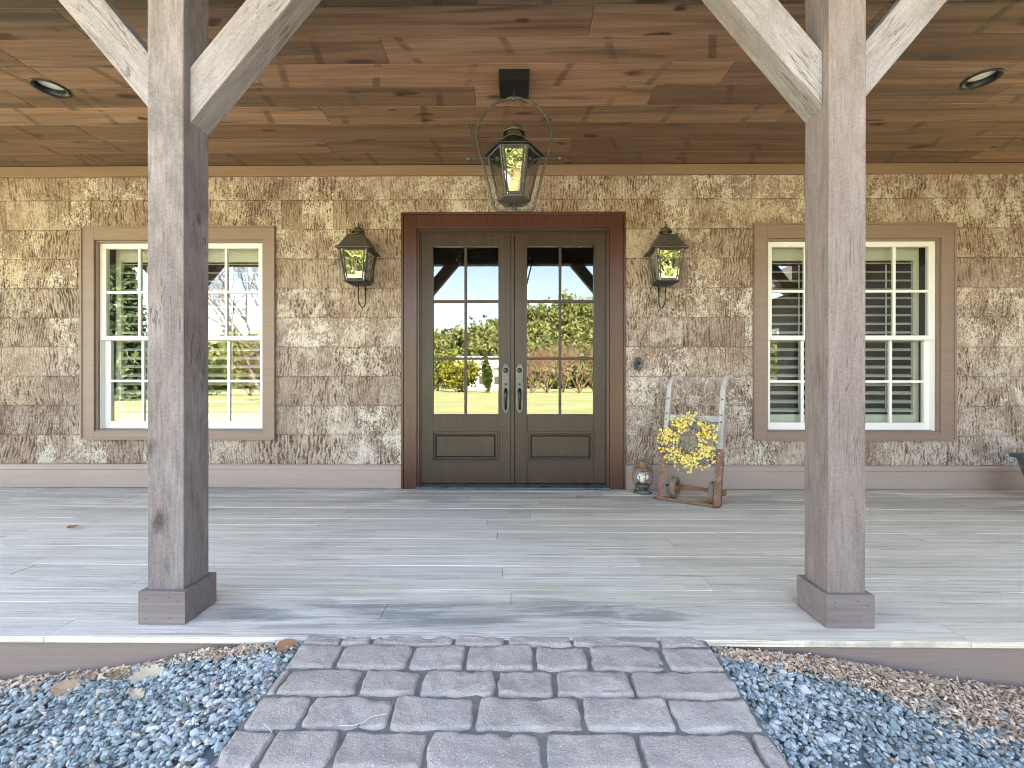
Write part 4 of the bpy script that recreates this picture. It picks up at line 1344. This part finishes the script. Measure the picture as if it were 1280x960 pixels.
mb.lathe([(.045, .212), (.078, .214), (.08, .222), (.074, .234), (.052, .24), (.04, .243), (.046, .248), (.046, .266), (.034, .275), (.036, .28), (.038, .296), (.02, .304), (.0005, .306)], n=28)
mb.build('chimney_cap', M['rust'], t_, world=False)
mb = MB(); mb.smooth = True
mb.tube([(-.08, 0, .226), (-.085, .01, .25), (-.06, .018, .3), (0, .022, .322), (.06, .018, .3), (.085, .01, .25), (.08, 0, .226)], .0025, 6)
mb.build('bail_handle', M['iron'], t_, world=False)
mb = MB(); mb.smooth = True
mb.lathe([(.026, .1), (.026, .156), (.022, .16), (.008, .157), (.0005, .156)], n=20); mb.tube([(0, 0, .155), (.002, 0, .168)], .0012, 5)
mb.build('candle', M['candle'], t_, world=False)

# ------------------------------------------------------------------ planter at the right edge
p = at_z(1300, 636, 0)
t_ = thing('planter', 'tapered dark slate planter at the right edge of the deck', 'planter', (p.x+.26, p.y, .001))
def sq2(h, z): return [(-h, -h, z), (h, -h, z), (h, h, z), (-h, h, z)]
mb = MB()
mb.loft([sq2(.135, 0), sq2(.142, .01), sq2(.215, .375), sq2(.218, .385), sq2(.245, .388), sq2(.247, .425), sq2(.215, .427), sq2(.205, .37), sq2(.1, .365)], cap=True)
mb.build('pot', M['slate'], t_, bevel=.004, world=False)
mb = MB(); mb.box(-.204, .204, -.204, .204, .36, .385)
mb.build('soil', M['soil'], t_, world=False)
mb = MB()
for k in range(420):
    a = random.uniform(0, 2*PI); r = .2*math.sqrt(random.random()); c = Vector((r*math.cos(a), r*math.sin(a), .39+random.uniform(0, .05)*(1-r/.25)))
    d = Vector((random.gauss(0, 1), random.gauss(0, 1), random.gauss(.3, .5))).normalized(); e = d.cross(Vector((0, 0, 1))).normalized(); s_ = random.uniform(.012, .022)
    mb.rnd = random.random()
    mb.add([c, c+d*s_+e*s_*.4, c+d*s_*2, c+d*s_-e*s_*.4], [(0, 1, 2, 3)])
o = mb.build('foliage', M['pine'], t_, world=False); o['kind'] = 'stuff'


# ------------------------------------------------------------------ fallen leaves and straws
def oak_leaf(name, label, loc, rz, size, mat, lobes=True, tilt=(0, 0), curl=.25):
    mb = MB()
    n = 26; L = size
    top, bot_ = [], []
    for i in range(n+1):
        u = i/n
        w = math.sin(PI*min(1, u*1.02))**.7*.30*L
        if lobes: w *= .55+.45*abs(math.sin(u*PI*3.6+.3))
        else: w *= .9
        if u < .12: w = .012*L
        z = curl*L*((u-.5)**2)*1.3
        top.append(((u-.5)*L, w+random.uniform(-.01, .01)*L, z+curl*w*.7)); bot_.append(((u-.5)*L, -w+random.uniform(-.01, .01)*L, z+curl*w*.45))
    mid_ = [((i/n-.5)*L, 0, curl*L*((i/n-.5)**2)*1.3) for i in range(n+1)]
    vs = top+mid_+bot_; N = n+1
    mb.add(vs, [(i, i+1, N+i+1, N+i) for i in range(n)]+[(N+i, N+i+1, 2*N+i+1, 2*N+i) for i in range(n)])
    mb.smooth = True
    o = mb.build(name, mat, None, world=False, solid=.0008)
    o.location = loc; o.rotation_euler = (tilt[0], tilt[1], rz)
    return tag(o, label, 'leaf', 'fallen leaves')


def bed_pt(px, py):
    z = -.1
    for _ in range(12):
        q = at_z(px, py, z); z = float(bed_z(q.x, min(q.y, DECK_F)))+.012
    q = at_z(px, py, z)
    return Vector((q.x, min(q.y, DECK_F-.03), z+.004))


oak_leaf('oak_leaf', 'curled rust-brown leaf at the top left corner of the paved path', bed_pt(357, 811)+Vector((0, 0, .012)), .6, .085, M['leaf_rust'], False, (.5, 0), .1)
oak_leaf('oak_leaf', 'pale lobed oak leaf on the gravel below the left post', bed_pt(184, 846), .35, .125, M['leaf_pale'], True, (.55, -.1), .3)
oak_leaf('oak_leaf', 'tan curled oak leaf lying on gravel nearest the left edge of the photo', bed_pt(82, 862), .2, .11, M['leaf_tan'], True, (.6, .1), .4)
oak_leaf('oak_leaf', 'tan folded oak leaf against the deck skirt left of the pale oak leaf', bed_pt(150, 846), 1.1, .09, M['leaf_tan'], True, (.9, .1), .5)
oak_leaf('oak_leaf', 'small cream leaf alone among blue gravel left of the path', bed_pt(172, 870), -.4, .07, M['leaf_pale'], True, (.3, .2), .4)
oak_leaf('oak_leaf', 'yellowish curled leaf on the litter drift below the right post', bed_pt(1105, 853)+Vector((0, 0, .02)), 2.4, .085, M['leaf_pale'], True, (.5, .1), .5)
oak_leaf('oak_leaf', 'yellowish curled leaf on the litter drift farther right than the right post', bed_pt(1165, 862)+Vector((0, 0, .02)), 2.5, .09, M['leaf_pale'], True, (.7, .1), .5)
q = at_z(91, 661.5, 0); oak_leaf('dry_leaf', 'small brown leaf alone on the deck left of the left post', (q.x, q.y, .01), .2, .085, M['leaf_rust'], False, (.1, 0), .6)
q = at_z(724, 622.5, 0); oak_leaf('dry_leaf', 'small tan leaf on the deck in front of the right door leaf', (q.x, q.y, .008), .4, .09, M['leaf_tan'], True, (.1, 0), .3)
q = at_z(880, 629, 0); oak_leaf('dry_leaf', 'orange-tan dry leaf lying between the hand truck wheels and toe plate', (q.x, q.y, .012), .5, .1, M['leaf_tan'], True, (.2, 0), .5)
q = at_z(890, 626, 0); oak_leaf('dry_leaf', 'pale dry leaf beside the hand truck right wheel', (q.x, q.y, .012), 1.4, .08, M['leaf_pale'], True, (.2, 0), .5)
for pts, lab in (([(424, 910), (440, 910.5), (455, 906), (463, 899), (475, 897), (486, 895)], 'long pale curved straw lying across the paving joint'),
                 ([(329.5, 907), (333, 911), (336.5, 914), (340, 919)], 'short pale straw on the leftmost paving stone')):
    mb = MB(); mb.smooth = True
    mb.tube([pz(a, b)+Vector((0, 0, .008)) for a, b in pts], .0014, 5)
    tag(mb.build('straw', M['straw']), lab, 'straw')


# ------------------------------------------------------------------ what the glass mirrors: lawn, trees, hill, far houses
def crown(name, mat, n, fn, size, parent=None, kind=None):
    P = fn(n)
    n = len(P)
    d = rng.normal(0, 1, (n, 3)); d /= np.linalg.norm(d, axis=1)[:, None]
    e = np.cross(d, rng.normal(0, 1, (n, 3))); e /= np.linalg.norm(e, axis=1)[:, None]
    s = size*rng.uniform(.6, 1.4, n)[:, None]
    V = np.stack([P-d*s, P-e*s*.6, P+d*s, P+e*s*.6], 1).reshape(-1, 3)
    o = mesh_np(name, V, np.arange(4*n).reshape(n, 4), mat, {'rnd': ('FACE', 'FLOAT', rng.uniform(0, 1, n))}, parent=parent)
    if kind: o['kind'] = kind
    return o


def clumps(n, c, rad, nc=24, sp=.35, lower=.0):
    cc = rng.normal(0, 1, (nc, 3)); cc /= np.linalg.norm(cc, axis=1)[:, None]; cc *= rng.uniform(.35, 1, (nc, 1))
    k = rng.integers(0, nc, n)
    P = cc[k]+rng.normal(0, sp, (n, 3))*.6
    return np.asarray(c)+P*np.asarray(rad)


def twigs(mb, base, h, spread, levels=4, r0=.12, n0=5, upb=.7):
    def grow(p, d, l, r, lev):
        q = p+d*l
        m_ = (p+q)/2+Vector((random.gauss(0, .04), random.gauss(0, .04), 0))*l
        mb.tube([p, m_, q], [r, r*.85, r*.65], 5 if lev > 1 else 3)
        if lev == 0: return
        for _ in range(random.choice((2, 3, 3))):
            nd = (d+Vector((random.gauss(0, spread), random.gauss(0, spread), random.gauss(.12, spread*.6)))).normalized()
            grow(q, nd, l*random.uniform(.6, .82), r*.6, lev-1)
    for _ in range(n0):
        d = Vector((random.gauss(0, spread*.7), random.gauss(0, spread*.7), upb)).normalized()
        grow(Vector(base), d, h*.3, r0, levels)


def deciduous(name, label, px, D, w, ytop, mat, n, size, group, trunkfrac=.25, ybase=None, rad_y=None):
    g = mirror(px, 480, D); zb = LAWN; zt = mirror(px, ytop, D).z
    hw = w/F*D/2
    t_ = thing(name, label, 'tree', (g.x, g.y, zb), group)
    H = zt-zb
    mb = MB(); mb.smooth = True
    mb.tube([(0, 0, 0), (.03*H, 0, H*.3), (0, .02*H, H*.7)], [.03*H, .022*H, .008*H], 8)
    for k_ in range(6):
        a = random.uniform(0, 2*PI); mb.tube([(0, 0, H*random.uniform(.2, .45)), (hw*.5*math.cos(a), hw*.5*math.sin(a), H*.6), (hw*.8*math.cos(a), hw*.8*math.sin(a), H*.75)], [.012*H, .008*H, .003*H], 6)
    mb.build('trunk', M['trunk'], t_, world=False)
    c0 = H*(trunkfrac+1)/2
    crown('crown', mat, n, lambda n_: clumps(n_, (0, 0, c0), (hw, rad_y or hw, H*(1-trunkfrac)/2), 26, .33), size, t_)
    return t_


def conifer(name, label, px, D, w, ytop, mat, n, size, group):
    g = mirror(px, 480, D); zb = LAWN; zt = mirror(px, ytop, D).z; H = zt-zb; hw = w/F*D/2
    t_ = thing(name, label, 'tree', (g.x, g.y, zb), group)
    mb = MB(); mb.smooth = True; mb.tube([(0, 0, 0), (0, 0, H*.96)], [.025*H, .003*H], 8); mb.build('trunk', M['trunk'], t_, world=False)
    def fn(n_):
        u = rng.uniform(0, 1, n_)**1.3; a = rng.uniform(0, 2*PI, n_)
        wh = np.floor(u*13)/13; a = np.round(a/(2*PI)*9+wh*4.3)/9*2*PI+rng.normal(0, .16, n_)
        rr = hw*(1-u)**.8*rng.uniform(.15, 1, n_)**.6*(.75+.25*np.sin(a*3+wh*30))
        z = (.04+.96*u)*H-rr*.28+rng.normal(0, .015*H, n_)
        return np.stack([rr*np.cos(a), rr*np.sin(a), z], -1)
    crown('crown', mat, n, fn, size, t_)
    return t_


def bare(name, label, px, D, ytop, mat, spread, levels, n0, group, r0=.1):
    g = mirror(px, 480, D); H = mirror(px, ytop, D).z-LAWN
    t_ = thing(name, label, 'tree', (g.x, g.y, LAWN), group)
    mb = MB(); twigs(mb, (0, 0, H*.12 if n0 <= 3 else 0), H*.95, spread, levels, r0, n0)
    mb.build('branches', mat, t_, world=False)
    mb = MB(); mb.smooth = True; mb.tube([(0, 0, 0), (0, 0, H*.14)], [r0*1.5, r0], 8); mb.build('trunk', M['trunk'], t_, world=False)
    return t_


GT = 'trees across the lawn'
# mirrored in the left window
conifer('spruce_tree', 'tall blue-green spruce mirrored in the left half of the left window', 150, 36, 120, 300, M['pine'], 9000, .22, GT)
conifer('spruce_tree', 'second spruce mirrored between the left post and the bare tree', 205, 46, 80, 345, M['pine'], 5000, .22, GT)
bare('bare_tree', 'tall leafless tree mirrored in the right half of the left window', 334, 30, 285, M['trunk'], .42, 6, 4, GT, .15)
bare('bare_shrub', 'wide tan leafless shrub mirrored low in the left window', 312, 48, 424, M['browntwig'], .4, 5, 12, GT, .05)
deciduous('round_shrub', 'dark green round shrub mirrored in the left window beside the post', 270, 50, 34, 455, M['column'], 1500, .16, GT, .02)
# mirrored in the door
deciduous('spring_tree', 'yellow-green spring tree mirrored in the lower left door pane', 573, 70, 44, 447, M['yellowgreen'], 4500, .24, GT, .03)
deciduous('spring_tree', 'olive spring tree mirrored at the far left of the left door leaf', 547, 78, 26, 445, M['hillwood'], 2500, .26, GT, .03)
deciduous('column_tree', 'narrow dark column tree mirrored in front of the white house', 609, 66, 12, 444, M['column'], 1800, .2, GT, .02)
for i, (px, yt) in enumerate(((664, 425), (684, 420), (704, 416), (724, 412), (742, 420), (640, 440))):
    bare('budding_tree', ['pinkish budding tree mirrored next to the right handle plate', 'pinkish budding tree mirrored left of the right door muntin', 'pinkish budding tree mirrored at the right door muntin', 'tall pinkish budding tree mirrored in the right door panes', 'pinkish budding tree mirrored at the far right door edge', 'pinkish budding tree mirrored behind the door astragal'][i],
         px, 62+4*(i % 3), yt, M['pinktwig'], .42, 5, 7, GT, .075)
# far white house
g = mirror(604, 480, 92)
t_ = thing('white_house', 'small white house mirrored in the left door leaf', 'house', (g.x, g.y, LAWN))
mb = MB(); mb.box(-5.2, 5.2, -4, 4, 0, 4.6); mb.prism([(-4, 4.6), (4, 4.6), (0, 6.8)], 'x', -5.2, 5.2)
mb.build('wall', M['pale_wall'], t_, world=False)
mb = MB()
for s in (-1, 1):
    mb.loft([[(-5.6, s*4.4, 4.42), (-5.6, 0, 6.85), (-5.6, 0, 7.0), (-5.6, s*4.4, 4.57)], [(5.6, s*4.4, 4.42), (5.6, 0, 6.85), (5.6, 0, 7.0), (5.6, s*4.4, 4.57)]])
mb.build('roof', M['pale_wall'], t_, world=False)
for xx in (-3, 0, 3):
    mb = MB(); mb.box(xx-.5, xx+.5, 3.98, 4.03, 1.2, 2.8); mb.build('window', M['slate'], t_, world=False)
# wooded hill
def hill_z(X, Y):
    d = np.clip((-Y-98)/62, 0, 1); d = d*d*(3-2*d)
    r = .50+.72*sstep(-34, 24, X)-.25*sstep(60, 120, X)
    return LAWN-.3+d*19*r+4*(fbm(X*.02, Y*.02, 8)-.5)*d
xs = np.linspace(-170, 170, 90); ys = np.linspace(-240, -88, 50)
X, Y = np.meshgrid(xs, ys); Z = hill_z(X, Y)
idx = np.arange(X.size).reshape(X.shape)
tag(mesh_np('hill', np.stack([X, Y, Z], -1).reshape(-1, 3), np.stack([idx[:-1, :-1], idx[:-1, 1:], idx[1:, 1:], idx[1:, :-1]], -1).reshape(-1, 4), M['lawn'], smooth=True), kind='structure')
Pn = []
for k_ in range(640):
    x = rng.uniform(-105, 105); y = -rng.uniform(100, 172); z = float(hill_z(np.array([x]), np.array([y]))[0]); hh = rng.uniform(7, 12); ww = rng.uniform(3.2, 5.2)
    P = clumps(210, (x, y, z+hh*.5), (ww, ww, hh*.5), 9, .36)
    Pn.append(P)
Pn = np.concatenate(Pn)
crown('forest', M['hillwood'], len(Pn), lambda n_: Pn, .75)
tag(bpy.data.objects['forest'], 'hazy green wood on the hill mirrored in the door glass', 'forest', kind='stuff')

# side wing of the house, mirrored dark in the right window
t_ = thing('side_wing', 'shaded low wing with windows mirrored in the right window', 'building', (8.6, -1.0, LAWN))
WX = 6.9
mb = MB()
wins = [(-7.2, -6.1, 1.1, 2.5), (-5.6, -4.5, 1.1, 2.5), (-4.0, -2.9, 1.1, 2.5)]
for a0, a1, b0, b1 in sub_rects((-8.2, 3.4, LAWN, 3.3), wins):
    mb.box(WX, WX+.2, a0, a1, b0, b1)
mb.box(WX+.2, 12, -8.2, -8.0, LAWN, 3.3); mb.box(12, 12.2, -8.2, 3.4, LAWN, 3.3); mb.box(WX+.2, 12, 3.2, 3.4, LAWN, 3.3)
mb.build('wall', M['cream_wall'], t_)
mb = MB()
for xa, xb in ((WX-.5, 9.5), (12.6, 9.5)):
    mb.loft([[(xa, -8.6, 3.3), (xb, -8.6, 5.0), (xb, -8.6, 5.12), (xa, -8.6, 3.42)], [(xa, 1.0, 3.3), (xb, 1.0, 5.0), (xb, 1.0, 5.12), (xa, 1.0, 3.42)]])
mb.build('roof', M['shingle'], t_)
for w_ in wins:
    mb = MB()
    for r in sub_rects(w_, [(w_[0]+.07, (w_[0]+w_[1])/2-.02, w_[2]+.07, w_[3]-.07), ((w_[0]+w_[1])/2+.02, w_[1]-.07, w_[2]+.07, w_[3]-.07)]):
        mb.box(WX+.04, WX+.1, r[0], r[1], r[2], r[3])
    f_ = mb.build('window', M['white'], t_)
    mb = MB(); mb.add([(WX+.07, w_[0], w_[2]), (WX+.07, w_[1], w_[2]), (WX+.07, w_[1], w_[3]), (WX+.07, w_[0], w_[3])], [(0, 1, 2, 3)])
    mb.build('pane', M['doorglass'], f_)

# ------------------------------------------------------------------ daylight
w = bpy.data.worlds.new('World'); S.world = w; w.use_nodes = True
nt = w.node_tree; nt.nodes.clear()
sky = nt.nodes.new('ShaderNodeTexSky'); sky.sky_type = 'NISHITA'; sky.sun_disc = False
EL, AZ = math.radians(50), math.radians(12)      # sun behind the house, a little to the right
sky.sun_elevation = EL; sky.sun_rotation = AZ
sky.air_density = 1.0; sky.dust_density = .25; sky.ozone_density = 1.0
bg = nt.nodes.new('ShaderNodeBackground'); bg.inputs[1].default_value = .088
ow = nt.nodes.new('ShaderNodeOutputWorld')
nt.links.new(sky.outputs[0], bg.inputs[0]); nt.links.new(bg.outputs[0], ow.inputs[0])
sl = bpy.data.lights.new('sun', 'SUN'); sl.energy = 5.0; sl.angle = math.radians(.5); sl.color = (1, .95, .87)
so = bpy.data.objects.new('sun', sl); C.objects.link(so)
dsun = Vector((math.sin(AZ)*math.cos(EL), math.cos(AZ)*math.cos(EL), math.sin(EL)))
so.rotation_euler = dsun.to_track_quat('Z', 'Y').to_euler()
so.location = (0, 30, 30)

S.view_settings.view_transform = 'Standard'; S.view_settings.look = 'None'; S.view_settings.gamma = 1
S.view_settings.exposure = 4.08
S.view_settings.use_white_balance = True
S.view_settings.white_balance_temperature = 8300
S.view_settings.white_balance_tint = 14
S.view_settings.use_curve_mapping = False
S.render.engine = 'CYCLES'
cy = S.cycles
cy.filter_width = 1.0
cy.use_denoising = True
cy.denoiser = 'OPENIMAGEDENOISE'
cy.max_bounces = 10; cy.diffuse_bounces = 5; cy.glossy_bounces = 5; cy.transparent_max_bounces = 12; cy.transmission_bounces = 6
cy.sample_clamp_indirect = 8.0
cy.caustics_reflective = False; cy.caustics_refractive = False
